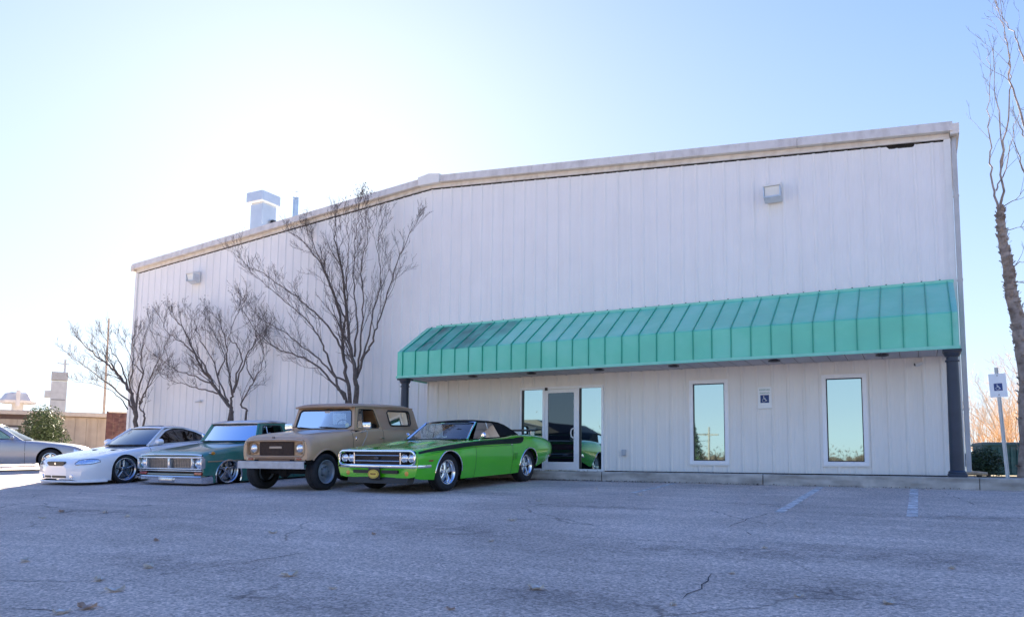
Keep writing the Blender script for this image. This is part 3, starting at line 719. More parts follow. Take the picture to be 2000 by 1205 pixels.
def fascia(lf, y0, opening, depth, parent, m, mrec, dy=None, n=72):
    """front face of a shell with a recessed opening; dy(x, z) bends it"""
    c = (sum(p[0] for p in opening)/len(opening), sum(p[1] for p in opening)/len(opening)); dy = dy or (lambda x, z: 0)
    o = polycast(lf.outline(y0), c, n); i = polycast(opening, c, n)
    mb = MB(); V = [(x, y0, z) for x, z in o]+[(x, y0+dy(x, z), z) for x, z in i]
    mb.add(V, [(k, (k+1) % n, n+(k+1) % n, n+k) for k in range(n)])
    merge_build(mb, "front_panel", m, parent)
    mb = MB(); V = [(x, y0+dy(x, z), z) for x, z in i]+[(x, y0+depth, z) for x, z in i]
    mb.add(V, [(k, (k+1) % n, n+(k+1) % n, n+k) for k in range(n)]+[tuple(range(n, 2*n))])
    mb.build("grille_recess", mrec, parent)
    return i
def side_ring(mb, gx, outer, inner, sd, th=.03, n=48):
    c = (sum(p[0] for p in inner)/len(inner), sum(p[1] for p in inner)/len(inner))
    o, i = polycast(outer, c, n), polycast(inner, c, n)
    # keep the outer corners exactly
    for q in outer:
        a = math.atan2(q[1]-c[1], q[0]-c[0]); k = int(round(a/(2*PI)*n)) % n; o[k] = q
    P = lambda q, t: (sd*(gx(*q)-t), q[0], q[1])
    V = [P(q, 0) for q in o]+[P(q, 0) for q in i]+[P(q, th) for q in i]+[P(q, th) for q in o]
    F = []
    for k in range(n):
        k2 = (k+1) % n; F += [(k, k2, n+k2, n+k), (n+k, n+k2, 2*n+k2, 2*n+k), (2*n+k, 2*n+k2, 3*n+k2, 3*n+k), (3*n+k, 3*n+k2, k2, k)]
    mb.add(V, F); return i
def side_pane(gx, poly, sd, inset=.012):
    return MB().add([(sd*(gx(*q)-inset), q[0], q[1]) for q in poly], [tuple(range(len(poly)))])
def edge_tube(mb, gx, poly, sd, r, out=.0, n=6, closed=True):
    return mb.tube([(sd*(gx(*q)+out), q[0], q[1]) for q in poly], r, n, closed=closed)
def overlay(lf, ya, yb, zlo, zhi, off, k=24, rows=3, sides=(1, -1)):
    out = []
    for sd in sides:
        G = []
        for i in range(k+1):
            y = ya+(yb-ya)*i/k; G.append([(sd*(lf.side_x(y, z)+off), y, z) for z in [zlo(y)+(zhi(y)-zlo(y))*j/rows for j in range(rows+1)]])
        out.append(MB().grid(G))
    return out
def pw(*kn): return pchip([k[0] for k in kn], [k[1] for k in kn])
def roof_mesh(rows, n=14, e=2.6):
    """rows (y, half width, edge z, centre z, dy): crowned roof"""
    G = []
    for (y, w, ze, zc, bow) in rows:
        r = []
        for k in range(n+1):
            u = -1+2*k/n; r.append((u*w, y+bow*(1-u*u), ze+(zc-ze)*(1-abs(u)**e)))
        G.append(r)
    return MB().grid(G)
def thick(o, t):
    m = o.modifiers.new("thickness", 'SOLIDIFY'); m.thickness = t; m.offset = -1
    return o
def patch(bl, br, tl, tr, bow_b, bow_t, nx=14, ny=8, bulge=0.):
    """windscreen: bottom and top edges bowed in y"""
    bl, br, tl, tr = map(Vector, (bl, br, tl, tr)); G = []
    for j in range(ny+1):
        v = j/ny; r = []
        for i in range(nx+1):
            u = i/nx; p = (bl.lerp(br, u)).lerp(tl.lerp(tr, u), v); w = 1-(2*u-1)**2; p.y += (bow_b*(1-v)+bow_t*v)*w-bulge*4*v*(1-v); r.append(tuple(p))
        G.append(r)
    return MB().grid(G)
def patch_edge(mb_): return None
def wheel(parent, pos, Rt, w, Rr, style, steer=0., sd=1, mrim=None, label=None):
    """outer face towards sd * x; parts: tyre, rim, spokes, hub"""
    e = bpy.data.objects.new("wheel", None); COL.objects.link(e); e.parent = parent; e.location = pos; e.rotation_euler = (0, 0, steer)
    A = (sd, 0, 0); h = w/2; mrim = mrim or chrome
    sw = Rr+.012
    prof = [(sw, -h*.8), (sw+(Rt-sw)*.45, -h), (Rt-.03, -h*.96), (Rt-.008, -h*.82), (Rt, -h*.6), (Rt, -h*.2), (Rt-.007, -h*.18), (Rt-.007, -h*.12), (Rt, -h*.1), (Rt, h*.1), (Rt-.007, h*.12), (Rt-.007, h*.18), (Rt, h*.2), (Rt, h*.6), (Rt-.008, h*.82), (Rt-.03, h*.96), (sw+(Rt-sw)*.45, h), (sw, h*.86), (sw-.02, h*.7)]
    MB().lathe(prof, (0, 0, 0), A, 40).build("tyre", rubber, e, smooth=True)
    deep = {'steel': .05, 'magnum': .055, 'five': .045, 'deep': .09, 'plain': .03}[style]
    b = MB().lathe([(Rr-.03, -h*.8), (Rr-.012, h*.55-deep*.5), (Rr-.006, h*.72), (Rr+.012, h*.86), (Rr+.014, h*.93), (Rr+.004, h*.95), (Rr-.012, h*.86), (Rr-.022, h*.6), (Rr-.03, h*.86-deep), (Rr-.03, -h*.8)], (0, 0, 0), A, 40)
    b.build("rim", mrim, e, smooth=True)
    zf = h*.86-deep
    MB().lathe([(0, zf-.09), (Rr-.03, zf-.09)], (0, 0, 0), A, 24).build("brake", liner, e)
    MB().lathe([(Rr*.35, zf-.085), (Rr*.8, zf-.075), (Rr*.8, zf-.07), (Rr*.35, zf-.07)], (0, 0, 0), A, 28).build("disc", chrome_dull, e, smooth=True)
    if style == 'steel':
        MB().lathe([(Rr-.028, zf-.005), (Rr*.8, zf-.03), (Rr*.62, zf-.01), (Rr*.5, zf), (Rr*.36, zf-.02), (Rr*.34, zf+.015), (Rr*.30, zf+.05), (0, zf+.06)], (0, 0, 0), A, 32).build("disc", mrim, e, smooth=True)
        hb = MB()
        for k in range(5):
            a = 2*PI*k/5; hb.lathe([(0, zf+.022), (.012, zf+.02), (.013, zf-.01)], (0, Rr*.48*math.cos(a), Rr*.48*math.sin(a)), A, 8)
        hb.build("lug_nut", chrome_dull, e)['kind'] = 'stuff'
    else:
        n = 5; wi, wo = {'magnum': (.075, .095), 'five': (.05, .032), 'deep': (.05, .06), 'plain': (.06, .06)}[style]
        ri, ro = Rr*.18, Rr-.024
        ref = None
        for k in range(n):
            a = 2*PI*k/n+PI/2+.2; c, s_ = math.cos(a), math.sin(a)
            if ref is None:
                mb = MB()
                for (r, ww, dx) in (): pass
                zin, zout = (zf+.012, zf+.0) if style != 'deep' else (zf+.0, zf+.03)
                vs = []
                for (r, ww, zz) in ((ri, wi, zin), ((ri+ro)/2, (wi+wo)*.42, (zin+zout)/2+.004), (ro, wo, zout)):
                    vs += [(sd*(zz-.03), r, -ww/2), (sd*(zz-.006), r, -ww/2), (sd*zz, r, -ww*.3), (sd*zz, r, ww*.3), (sd*(zz-.006), r, ww/2), (sd*(zz-.03), r, ww/2)]
                fs = []
                for q in range(2):
                    for t in range(6): fs.append((q*6+t, q*6+(t+1) % 6, (q+1)*6+(t+1) % 6, (q+1)*6+t))
                mb.add(vs, fs); ref = mb.build("spoke", mrim, e, smooth=True); o = ref
            else:
                o = ref.copy(); COL.objects.link(o); o.parent = e
            o.rotation_euler = (2*PI*k/n+.3, 0, 0)
        MB().lathe([(Rr*.26, zf-.03), (Rr*.26, zf+.008), (Rr*.22, zf+.018), (Rr*.15, zf+.02), (Rr*.13, zf+.04), (0, zf+.045)], (0, 0, 0), A, 20).build("hub_cap", mrim, e, smooth=True)
    return e
def copy_wheel(w, pos, steer=0.):
    c = w.copy(); COL.objects.link(c); c.location = pos; c.rotation_euler = (0, 0, steer)
    for g in w.children:
        d = g.copy(); COL.objects.link(d); d.parent = c
    return c
def headlight(parent, x, y, z, r, ring=True, rm=None):
    e = bpy.data.objects.new("headlight", None); COL.objects.link(e); e.parent = parent; e.location = (x, y, z)
    MB().lathe([(0, .032), (r*.45, .028), (r*.8, .015), (r*.96, 0), (r*.96, -.02)], (0, 0, 0), (0, -1, 0), 24).build("lens", lamp_glass, e, smooth=True)
    if ring: MB().lathe([(r*.95, .006), (r*1.02, .016), (r*1.16, .008), (r*1.2, -.03), (r*.95, -.03)], (0, 0, 0), (0, -1, 0), 28).build("ring", rm or chrome, e, smooth=True)
    return e
def place_car(t, o, h):
    rd = Vector((math.sin(h), math.cos(h), 0)); rd.z = KS*rd.y+MS*rd.x; rd.normalize()
    l = Vector((math.cos(h), -math.sin(h), 0)); l.z = MS*l.x+KS*l.y; l.normalize(); u = l.cross(rd); l = rd.cross(u)
    t.location = o; t.rotation_euler = Matrix((l, rd, u)).transposed().to_euler()
def shell(t, lf, arches, gaps, cls, m, mats=None, caps=(True, True)):
    ys = lf.grid_ys(arches, gaps); parts = lf.mesh(ys, cls, arches)
    for (nm, sd), mb in parts.items(): merge_build(mb, nm, (mats or {}).get(nm, m), t)
    ar2 = [(a, b, c+.012) for a, b, c in arches]
    inn = lf.mesh(lf.grid_ys(arches, [], .2), lambda y, k, z: None if cls(y, k, z) is None and not any(abs(y-g) < .03 for g in gaps) else 'wheel_housing', ar2, .03)
    for mb in inn.values(): merge_build(mb, "inner_shell", liner, t)
    if caps[1]:
        MB().add([(x, lf.ys[-1], z) for x, z in lf.outline(lf.ys[-1])], [tuple(range(len(lf.outline(0))))]).build("rear_panel", m, t)
def arch_liner(t, arches, xin, xout, zb=-.1):
    for (ya, za, Ra) in arches:
        for sd in (1, -1):
            mb = MB(); G = []
            for k in range(13):
                a = max(0, math.asin(max(zb, 0)/Ra))+(PI-2*math.asin(max(zb, 0)/Ra))*k/12; G.append([(sd*xin, ya+math.cos(a)*(Ra+.008), za+math.sin(a)*(Ra+.008)), (sd*xout, ya+math.cos(a)*(Ra+.008), za+math.sin(a)*(Ra+.008))])
            if zb < 0: G = [[(sd*xin, ya+Ra+.008, za+zb), (sd*xout, ya+Ra+.008, za+zb)]]+G+[[(sd*xin, ya-Ra-.008, za+zb), (sd*xout, ya-Ra-.008, za+zb)]]
            mb.grid(G); mb.add([r[0] for r in G], [tuple(range(len(G)))]); merge_build(mb, "wheel_housing", liner, t)
def arch_trim(t, lf, A, r, m, sd, a0=-8, a1=188, off=.004):
    ya, za, Ra = A; mb = MB(); pts = []
    for k in range(25):
        a = R(a0+(a1-a0)*k/24); y, z = ya+math.cos(a)*Ra, za+math.sin(a)*Ra; pts.append((sd*(lf.side_x(y, z)+off), y, z))
    mb.tube(pts, r, 6); return mb.build("arch_trim", m, t, smooth=True)
def steering(t, x, y, z, r=.19, m=None):
    M = Matrix.Translation((x, y, z)) @ Matrix.Rotation(R(-62), 4, 'X'); mb = MB()
    mb.tube([(r*math.cos(2*PI*k/24), r*math.sin(2*PI*k/24), 0) for k in range(24)], .012, 6, closed=True)
    mb.tube([(-r, 0, 0), (0, 0, -.03), (r, 0, 0)], .01, 5); mb.tube([(0, 0, -.03), (0, -r, 0)], .01, 5); mb.xform(M); mb.build("steering_wheel", m or trim_blk, t, smooth=True)
def seats(t, ys, xs, z0, zt, w, m=None, bench=False):
    for y in ys:
        for x in xs:
            mb = MB(); mb.bbox(x-w/2, x+w/2, y-.42, y+.06, z0, z0+.16, .04); M = Matrix.Translation((x, y, z0+.1)) @ Matrix.Rotation(R(-14), 4, 'X')
            mb.bbox(-w/2, w/2, -.06, .07, 0, zt-z0-.1, .04, M); mb.build("seat", m or seat_blk, t, smooth=True)
# ------------------------------------------------------------------ green convertible
GREEN = paint_mat("lime_green_paint", (.115, .56, .004), .25, 1.)
soft_top = mat("black_vinyl_top", (.010, .011, .015), .8, spec=.2, var=.2, vscale=9, bump=.15, bscale=200)
stripe_m = mat("black_stripe", (.006, .014, .011), .5, var=.1, spec=.3)
def make_convertible():
    t = thing("convertible", "lime green muscle convertible with black soft top and black side stripes, nearest to the entrance", "car", group="cars parked in front of the white building")
    def S_(y, zc, xe, ze, xc, zc2, xs, zs, xm, zm, xl, zl, xr, zr):
        return (y, [(0, zc), (xe*.55, (zc+ze)/2+.004), (xe, ze), (xe+.008, ze-.001), (xc, zc2), (xs, zs), (xm, zm), (xl, zl), (xr, zr)])
    st = [S_(-.87, .742, .60, .738, .835, .722, .885, .68, .90, .58, .885, .42, .83, .27),
          S_(-.80, .760, .61, .756, .85, .745, .905, .69, .92, .59, .90, .42, .85, .25),
          S_(-.5, .80, .63, .785, .875, .775, .925, .71, .945, .61, .93, .42, .88, .23),
          S_(0, .85, .65, .828, .885, .818, .935, .755, .96, .64, .945, .42, .90, .21),
          S_(.72, .905, .67, .885, .885, .872, .942, .80, .968, .66, .95, .42, .90, .20),
          S_(1.5, .92, .68, .905, .86, .895, .942, .83, .970, .67, .95, .42, .90, .20),
          S_(2.1, .94, .68, .925, .845, .925, .940, .86, .972, .69, .955, .43, .905, .20),
          S_(2.45, .965, .68, .955, .815, .962, .935, .90, .985, .71, .965, .44, .91, .21),
          S_(2.85, .965, .68, .955, .80, .970, .935, .91, .985, .72, .965, .46, .90, .24),
          S_(3.3, .945, .66, .935, .79, .945, .915, .885, .965, .71, .945, .49, .87, .32),
          S_(3.75, .90, .62, .89, .76, .89, .875, .83, .92, .69, .90, .53, .83, .41),
          S_(3.90, .86, .60, .85, .72, .85, .84, .80, .885, .68, .865, .55, .80, .45)]
    lf = Loft(st, sharp=(2, 3), sub=4, side=4)
    AR = [(-.02, .33, .385), (2.77, .33, .37)]
    def cls(y, k, z):
        if k <= 1 and .98 < y < 2.62: return None
        if k == 2: return None if -.8 < y < .72 or 2.9 < y < 3.7 else 'body'
        if k <= 1 and y < .70: return 'hood'
        if k <= 1 and y < .80 and y > .70: return 'body'
        if k >= 5 and .80 < y < 2.10 and z > .235: return 'door'
        if abs(y-.795) < .006 or abs(y-2.105) < .006: return None if k >= 4 else 'body'
        return 'body'
    shell(t, lf, AR, (.795, 2.105, .70), cls, GREEN)
    arch_liner(t, AR, .55, .90, -.06)
    for A in AR:
        for sd in (1, -1): arch_trim(t, lf, A, .011, chrome, sd, 2, 178)
    # nose: wide grille opening framed in chrome
    op = rrect(-.845, .845, .485, .72, .10, 6)
    fascia(lf, -.87, op, .13, t, GREEN, trim_blk)
    mb = MB(); mb.tube([(x, -.885, z) for x, z in rrect(-.85, .85, .48, .728, .105, 7)], .021, 8, closed=True); mb.build("grille_surround", chrome, t, smooth=True)
    g = bpy.data.objects.new("grille", None); COL.objects.link(g); g.parent = t; g.location = (0, -.83, .6)
    dkg = mat("grille_dark_silver", (.07, .072, .08), .35, metal=.6, var=.1)
    for i in range(9):
        z = -.085+.021*i; MB().box(-.53, .53, -.012, .02, z, z+.007).build("bar", dkg, g)
    for z in (-.045, .05):
        mb = MB(); mb.tube([(x, -.03-.012*(1-(x/.5)**2), z) for x in np.linspace(-.5, .5, 9)], .011, 8); mb.build("rail", chrome_dull, g, smooth=True)
    MB().bbox(-.05, .05, -.052, -.01, -.022, .03, .01).build("emblem", dkg, g)
    for x in (-.52, .52): MB().box(x-.012, x+.012, -.035, .0, -.10, .10).build("divider", chrome_dull, g)
    for x in (-.755, -.60, .60, .755): headlight(t, x, -.845, .605, .067, True, chrome)
    # slim bumper under the grille wrapping round the corners
    bp = [(-.935, -.55), (-.94, -.74), (-.90, -.87), (-.80, -.915), (0, -.945), (.80, -.915), (.90, -.87), (.94, -.74), (.935, -.55)]
    mb = MB(); G = []
    for x, y in bp: G.append([(x*.985, y+.04, .492), (x, y+.014, .488), (x*1.003, y+.006, .466), (x, y+.014, .442), (x*.98, y+.04, .436)])
    mb.grid(G); mb.build("front_bumper", chrome, t, smooth=True)
    # valance, slot, lamps, plate, chin spoiler
    va = MB(); G = []
    for x, y in [(-.86, -.55), (-.875, -.72), (-.82, -.85), (-.5, -.885), (0, -.90), (.5, -.885), (.82, -.85), (.875, -.72), (.86, -.55)]:
        G.append([(x, y, .43), (x*.985, y+.01, .36), (x*.93, y+.06, .27)])
    va.grid(G); va.build("valance", GREEN, t, smooth=True)
    for a, b in ((-.50, -.14), (.14, .50)):
        mb = MB(); mb.prism(rrect(a, b, .345, .40, .02), 'y', -.915, -.86); mb.build("air_slot", trim_blk, t)
    for x in (-.66, .66):
        MB().lathe([(0, .012), (.04, .008), (.05, -.01), (.05, -.04)], (x, -.865, .345), (0, -1, 0), 20).build("parking_lamp", amber, t, smooth=True)
    MB().bbox(-.13, .13, -.945, -.92, .24, .44, .012).build("plate_bracket", trim_blk, t)
    pl = MB(); n = 28; pl.prism([(.118*math.cos(2*PI*k/n), .335+.075*math.sin(2*PI*k/n)) for k in range(n)], 'y', -.962, -.947)
    po = pl.build("front_plate", mat("yellow_plate", (.85, .62, .10), .4, var=.04), t, label="oval yellow front plate with brown print")
    mb = MB(); mb.tube([(.104*math.cos(2*PI*k/n), -.9635, .335+.062*math.sin(2*PI*k/n)) for k in range(n)], .003, 5, closed=True)
    for (x0, x1, z) in ((-.06, .055, .343), (-.045, .045, .328), (-.07, -.02, .336), (.025, .07, .336)): mb.box(x0, x1, -.966, -.961, z-.005, z+.005)
    mb.build("print", mat("plate_print", (.30, .12, .02), .5, var=.05), t)
    ch = MB(); G = []
    for x, y in [(-.74, -.74), (-.68, -.84), (0, -.885), (.68, -.84), (.74, -.74)]: G.append([(x, y, .28), (x, y-.012, .275), (x*.98, y-.035, .175), (x*.98, y-.02, .172)])
    ch.grid(G); ch.build("chin_spoiler", trim_blk, t, smooth=True)
    # side stripe riding under the fender crest and kicking down at the hip
    hi = pw((-.84, .712), (-.62, .745), (0, .81), (.8, .862), (1.6, .885), (2.2, .905), (2.52, .93), (2.6, .93)); lo = pw((-.84, .675), (-.62, .70), (0, .735), (.8, .78), (1.6, .795), (2.2, .795), (2.45, .81), (2.6, .905))
    for mb in overlay(lf, -.84, 2.6, lo, hi, .0035, 60, 4): mb.build("side_stripe", stripe_m, t, smooth=True)
    h2 = pw((-.55, .692), (.8, .763), (2.1, .778)); l2 = pw((-.55, .685), (.8, .755), (2.1, .770))
    for mb in overlay(lf, -.55, 2.1, l2, h2, .003, 40, 1): mb.build("pinstripe", stripe_m, t, smooth=True)
    for sd in (1, -1):
        for i in range(3):
            y0 = 2.13+i*.055; mb = overlay(lf, y0, y0+.014, lambda y: .47+i*.01, lambda y: .60+i*.01, .004, 2, 2, (sd,))[0]; mb.build("side_louvre", stripe_m, t)
        mb = overlay(lf, -.62, -.50, lambda y: .545, lambda y: .57, .006, 3, 1, (sd,))[0]; mb.build("side_marker", red_lens, t)
        mb = overlay(lf, 2.02, 2.08, lambda y: .775, lambda y: .79, .016, 2, 1, (sd,))[0]; mb.build("door_handle", chrome, t)
    # hood scoops and wipers
    for sd in (1, -1):
        mb = MB(); G = []
        for i, y in enumerate(np.linspace(-.35, .45, 9)):
            u = i/8; hgt = .028*math.sin(PI*min(1, u*1.15)); zb = lf.fz[1](y); G.append([(sd*(.20), y, zb+.002), (sd*.24, y, zb+hgt+.002), (sd*.40, y, zb+hgt), (sd*.44, y, zb-.004)])
        mb.grid(G); mb.build("hood_scoop", GREEN, t, smooth=True)
    mb = MB(); mb.bbox(-.62, .62, .64, .72, .893, .909, .006); mb.build("cowl_vent", trim_blk, t)
    # greenhouse
    bow = -.10
    ws = patch((-.70, .86, .905), (.70, .86, .905), (-.585, 1.32, 1.215), (.585, 1.32, 1.215), -.13, -.05); ws.build("windshield", ws_glass, t, smooth=True)
    for sd in (1, -1):
        mb = MB(); mb.tube([(sd*.715, .86, .90), (sd*.655, 1.08, 1.06), (sd*.595, 1.325, 1.222)], [.024, .020, .020], 8); mb.build("windshield_pillar", chrome, t, smooth=True)
    mb = MB(); mb.tube([(x, 1.32-.05*(1-(x/.585)**2), 1.222) for x in np.linspace(-.59, .59, 13)], .016, 6); mb.build("windshield_header", chrome, t, smooth=True)
    mb = MB(); mb.tube([(x, .86-.13*(1-(x/.70)**2), .905) for x in np.linspace(-.70, .70, 13)], .014, 6); mb.build("windshield_base", trim_blk, t, smooth=True)
    rows = [(1.30, .60, 1.222, 1.245, -.05), (1.40, .615, 1.232, 1.262, -.03), (1.75, .63, 1.24, 1.285, 0), (2.10, .63, 1.225, 1.275, 0), (2.32, .63, 1.175, 1.235, .0), (2.46, .64, 1.12, 1.17, .02), (2.62, .665, 1.05, 1.075, .03), (2.80, .685, .965, .975, .03)]
    thick(merge_build(roof_mesh(rows), "soft_top", soft_top, t, 60), .012)
    gx = lambda y, z: .70-(z-.92)*.36+.0*y
    for sd in (1, -1):
        sail = [(2.03, .955), (1.88, 1.215), (2.10, 1.228), (2.32, 1.178), (2.46, 1.125), (2.62, 1.055), (2.80, .968), (2.79, .95)]
        gs = lambda y, z: min(.70-(z-.95)*.30, .71)
        V = [(sd*gs(*q), q[0], q[1]) for q in sail]; Vi = [(v[0]-sd*.015, v[1], v[2]) for v in V]; n = len(V)
        MB().add(V+Vi, [tuple(range(n)), tuple(range(n, 2*n))[::-1]]+[(k, (k+1) % n, n+(k+1) % n, n+k) for k in range(n)]).build("top_side", soft_top, t)
        mb = MB(); mb.tube([(sd*.605, 1.33, 1.225), (sd*.625, 1.6, 1.238), (sd*.628, 1.90, 1.232)], .014, 6); mb.build("top_rail", soft_top, t, smooth=True)
        win = [(1.06, .915), (2.03, .935), (1.88, 1.215), (1.60, 1.228), (1.36, 1.215)]
        side_pane(lambda y, z: .715-(z-.92)*.33, win, sd, 0).build("side_window", clear_glass, t)
        mb = MB(); mb.tube([(sd*.70, 1.68, .93), (sd*.612, 1.66, 1.225)], .008, 6); mb.build("window_channel", chrome, t)
        mb = MB(); mb.tube([(sd*.835, y, lf.fz[4](y)+.004) for y in np.linspace(.95, 2.3, 10)], .007, 6); mb.build("belt_moulding", chrome, t, smooth=True)
        e = bpy.data.objects.new("mirror", None); COL.objects.link(e); e.parent = t; e.location = (sd*.83, 1.12, .89)
        mb = MB(); mb.tube([(0, 0, 0), (sd*.03, -.01, .04), (sd*.07, -.01, .075)], [.016, .012, .011], 8); mb.build("stalk", chrome, e, smooth=True)
        mb = MB(); mb.lathe([(0, -.035), (.035, -.033), (.052, -.015), (.056, .012), (.05, .02), (0, .018)], (sd*.085, 0, .085), (0, 1, 0), 20); mb.build("mirror_head", chrome, e, smooth=True)
    # cabin
    mb = MB(); mb.bbox(-.62, .62, .78, .98, .72, .915, .03); mb.build("dashboard", trim_blk, t)
    mb = MB(); mb.box(-.72, .72, .8, 2.75, .30, .34); mb.box(-.66, .66, 2.60, 2.64, .34, .95); mb.build("cabin_floor", liner, t)
    for sd in (1, -1): MB().box(sd*.70-.01, sd*.70+.01, .98, 2.62, .34, .90).build("door_card", trim_blk, t)
    seats(t, (1.95,), (-.36, .36), .38, 1.02, .50); seats(t, (2.55,), (0,), .42, .98, 1.15); steering(t, .36, 1.18, .93)
    # tail: black wing on light pedestals, bumper, lamps
    mb = MB(); G = []
    for u in np.linspace(-.72, .72, 9): G.append([(u, 3.46, 1.045), (u, 3.50, 1.068), (u, 3.62, 1.075), (u, 3.72, 1.085), (u, 3.72, 1.07), (u, 3.50, 1.04), (u, 3.46, 1.045)])
    mb.grid(G); mb.build("rear_wing", trim_blk, t, smooth=True)
    for x in (-.56, .56): MB().bbox(x-.035, x+.035, 3.50, 3.66, .90, 1.05, .012).build("wing_pedestal", chrome_dull, t)
    mb = MB(); G = []
    for x, y in [(-.90, 3.62), (-.90, 3.80), (-.82, 3.93), (0, 3.97), (.82, 3.93), (.90, 3.80), (.90, 3.62)]: G.append([(x*.98, y-.02, .60), (x, y, .585), (x*1.005, y+.012, .54), (x, y, .50), (x*.98, y-.02, .49)])
    mb.grid(G); mb.build("rear_bumper", chrome, t, smooth=True)
    MB().bbox(-.76, .76, 3.88, 3.925, .66, .80, .02).build("tail_lamp_panel", red_lens, t)
    w = wheel(t, (.78, 0, .335), .335, .235, .205, 'magnum', -.04); copy_wheel(w, (.78, 2.79, .335))
    w2 = wheel(t, (-.78, 0, .335), .335, .235, .205, 'magnum', -.04, sd=-1); copy_wheel(w2, (-.78, 2.79, .335))
    place_car(t, (-8.2761, -4.638, -.3583), .0536)
    return t
make_convertible()
# ------------------------------------------------------------------ tan off-roader
TAN = paint_mat("faded_tan_paint", (.56, .375, .22), .34, .5, var=.09, dirt=(.25, .17, .10), dscale=(1.5, 1.5, 1.5), damt=.4)
TANROOF = paint_mat("faded_tan_roof", (.42, .275, .18), .5, .15, var=.1, dirt=(.5, .42, .34), dscale=(1.2, 1.2, 3), damt=.5)
mesh_m = mat("grille_mesh_brown", (.075, .055, .05), .5, metal=.5, var=.2, vscale=40)
bump_white = mat("off_white_steel", (.60, .58, .56), .4, var=.08, vscale=6, dirt=(.35, .3, .25), dscale=(8, 8, 8), damt=.5)
def make_offroader():
    t = thing("offroad_wagon", "tan vintage boxy off-road wagon with hard top, open door window and white bar bumper", "off-roader", group="cars parked in front of the white building")
    def S_(y, zc, xe, ze, xc, zc2, xs, zs, xm, zm, xl, zl, xr, zr):
        return (y, [(0, zc), (xe*.6, (zc*2+ze)/3), (xe, ze), (xc, zc2), (xs, zs), (xm, zm), (xl, zl), (xr, zr)])
    st = [S_(-.47, .945, .52, .945, .66, .92, .735, .85, .755, .72, .745, .60, .73, .555),
          S_(-.44, .985, .54, .98, .68, .955, .765, .87, .785, .74, .78, .62, .76, .56),
          S_(-.34, 1.022, .56, 1.015, .70, .985, .785, .89, .805, .75, .80, .63, .785, .57),
          S_(-.1, 1.05, .57, 1.04, .71, 1.01, .79, .92, .815, .76, .81, .62, .80, .52),
          S_(.35, 1.085, .58, 1.075, .72, 1.05, .79, .96, .815, .78, .81, .62, .80, .50),
          S_(.74, 1.115, .59, 1.105, .735, 1.085, .795, 1.0, .815, .80, .81, .62, .80, .47),
          S_(1.2, 1.12, .60, 1.115, .765, 1.105, .80, 1.05, .818, .82, .81, .62, .80, .46),
          S_(2.2, 1.12, .60, 1.115, .765, 1.105, .80, 1.05, .818, .82, .81, .62, .80, .46),
          S_(2.95, 1.12, .60, 1.115, .76, 1.105, .795, 1.05, .813, .82, .805, .64, .79, .50),
          S_(3.30, 1.10, .58, 1.09, .73, 1.08, .77, 1.02, .79, .82, .78, .66, .76, .56)]
    lf = Loft(st, sub=4, side=3)
    AR = [(-.0, .33, .415), (2.54, .33, .40)]
    def cls(y, k, z):
        if k <= 2 and .86 < y < 3.22: return None
        if k <= 1 and -.42 < y < .72: return 'hood'
        for g in (.80, 1.82):
            if abs(y-g) < .006: return None if k >= 3 else 'body'
        if k >= 3 and .80 < y < 1.82 and z > .50: return 'door'
        return 'body'
    shell(t, lf, AR, (.80, 1.82), cls, TAN)
    arch_liner(t, AR, .42, .76, .17)
    for A in AR:
        for sd in (1, -1): arch_trim(t, lf, A, .016, TAN, sd, 33, 147)
    # flat face with a wide recessed opening
    op = rrect(-.665, .665, .635, .905, .075, 6)
    fascia(lf, -.47, op, .07, t, TAN, TAN)
    mb = MB(); mb.tube([(x, -.478, z) for x, z in rrect(-.675, .675, .628, .912, .08, 7)], .014, 8, closed=True); mb.build("face_lip", TAN, t, smooth=True)
    mb = MB(); G = []
    for x in np.linspace(-.66, .66, 15):
        u = abs(x)/.66; G.append([(x, -.40, .955-.02*u**4), (x, -.485, .945-.022*u**4), (x, -.505, .932-.025*u**4), (x, -.495, .918-.028*u**4), (x, -.45, .912-.03*u**4)])
    mb.grid(G); mb.build("hood_lip", TAN, t, smooth=True)
    g = bpy.data.objects.new("grille", None); COL.objects.link(g); g.parent = t; g.location = (0, -.42, .77)
    MB().bbox(-.40, .40, -.012, .01, -.125, .125, .01).build("backing", mesh_m, g)
    for i in range(26):
        x = -.385+i*.0308; MB().box(x-.004, x+.004, -.022, -.011, -.12, .12).build("bar", mesh_m, g)
    mb = MB()
    for z in np.linspace(-.115, .115, 14): mb.box(-.39, .39, -.0205, -.0115, z-.003, z+.003)
    mb.build("mesh_wire", mesh_m, g)['kind'] = 'stuff'
    MB().bbox(-.145, .145, -.035, -.02, .00, .04, .006).build("badge", mat("tan_badge", (.55, .42, .30), .4, var=.06), g)
    tan_ring = TAN
    for x in (-.545, .545): headlight(t, x, -.425, .775, .088, True, tan_ring)
    # emblem of two letter bars on the hood lip
    mb = MB()
    for dx, w in ((-.022, .008), (.006, .008), (.030, .008)): mb.bbox(dx-w/2, dx+w/2, -.512, -.503, .955, .992, .002)
    mb.bbox(.006, .030, -.511, -.504, .970, .978, .001); mb.build("hood_emblem", trim_blk, t)
    # lower pan with two slots, tow hooks
    mb = MB(); mb.bbox(-.70, .70, -.475, -.44, .545, .618, .015); mb.build("lower_pan", TAN, t, smooth=True)
    mb = MB(); mb.box(-.47, .47, -.479, -.47, .556, .60); mb.build("pan_slot", mat("pan_shadow_brown", (.20, .11, .06), .6, var=.1), t)
    for x in (-.57, .57): MB().bbox(x-.055, x+.055, -.495, -.47, .565, .60, .01).build("parking_lamp", red_lens, t)
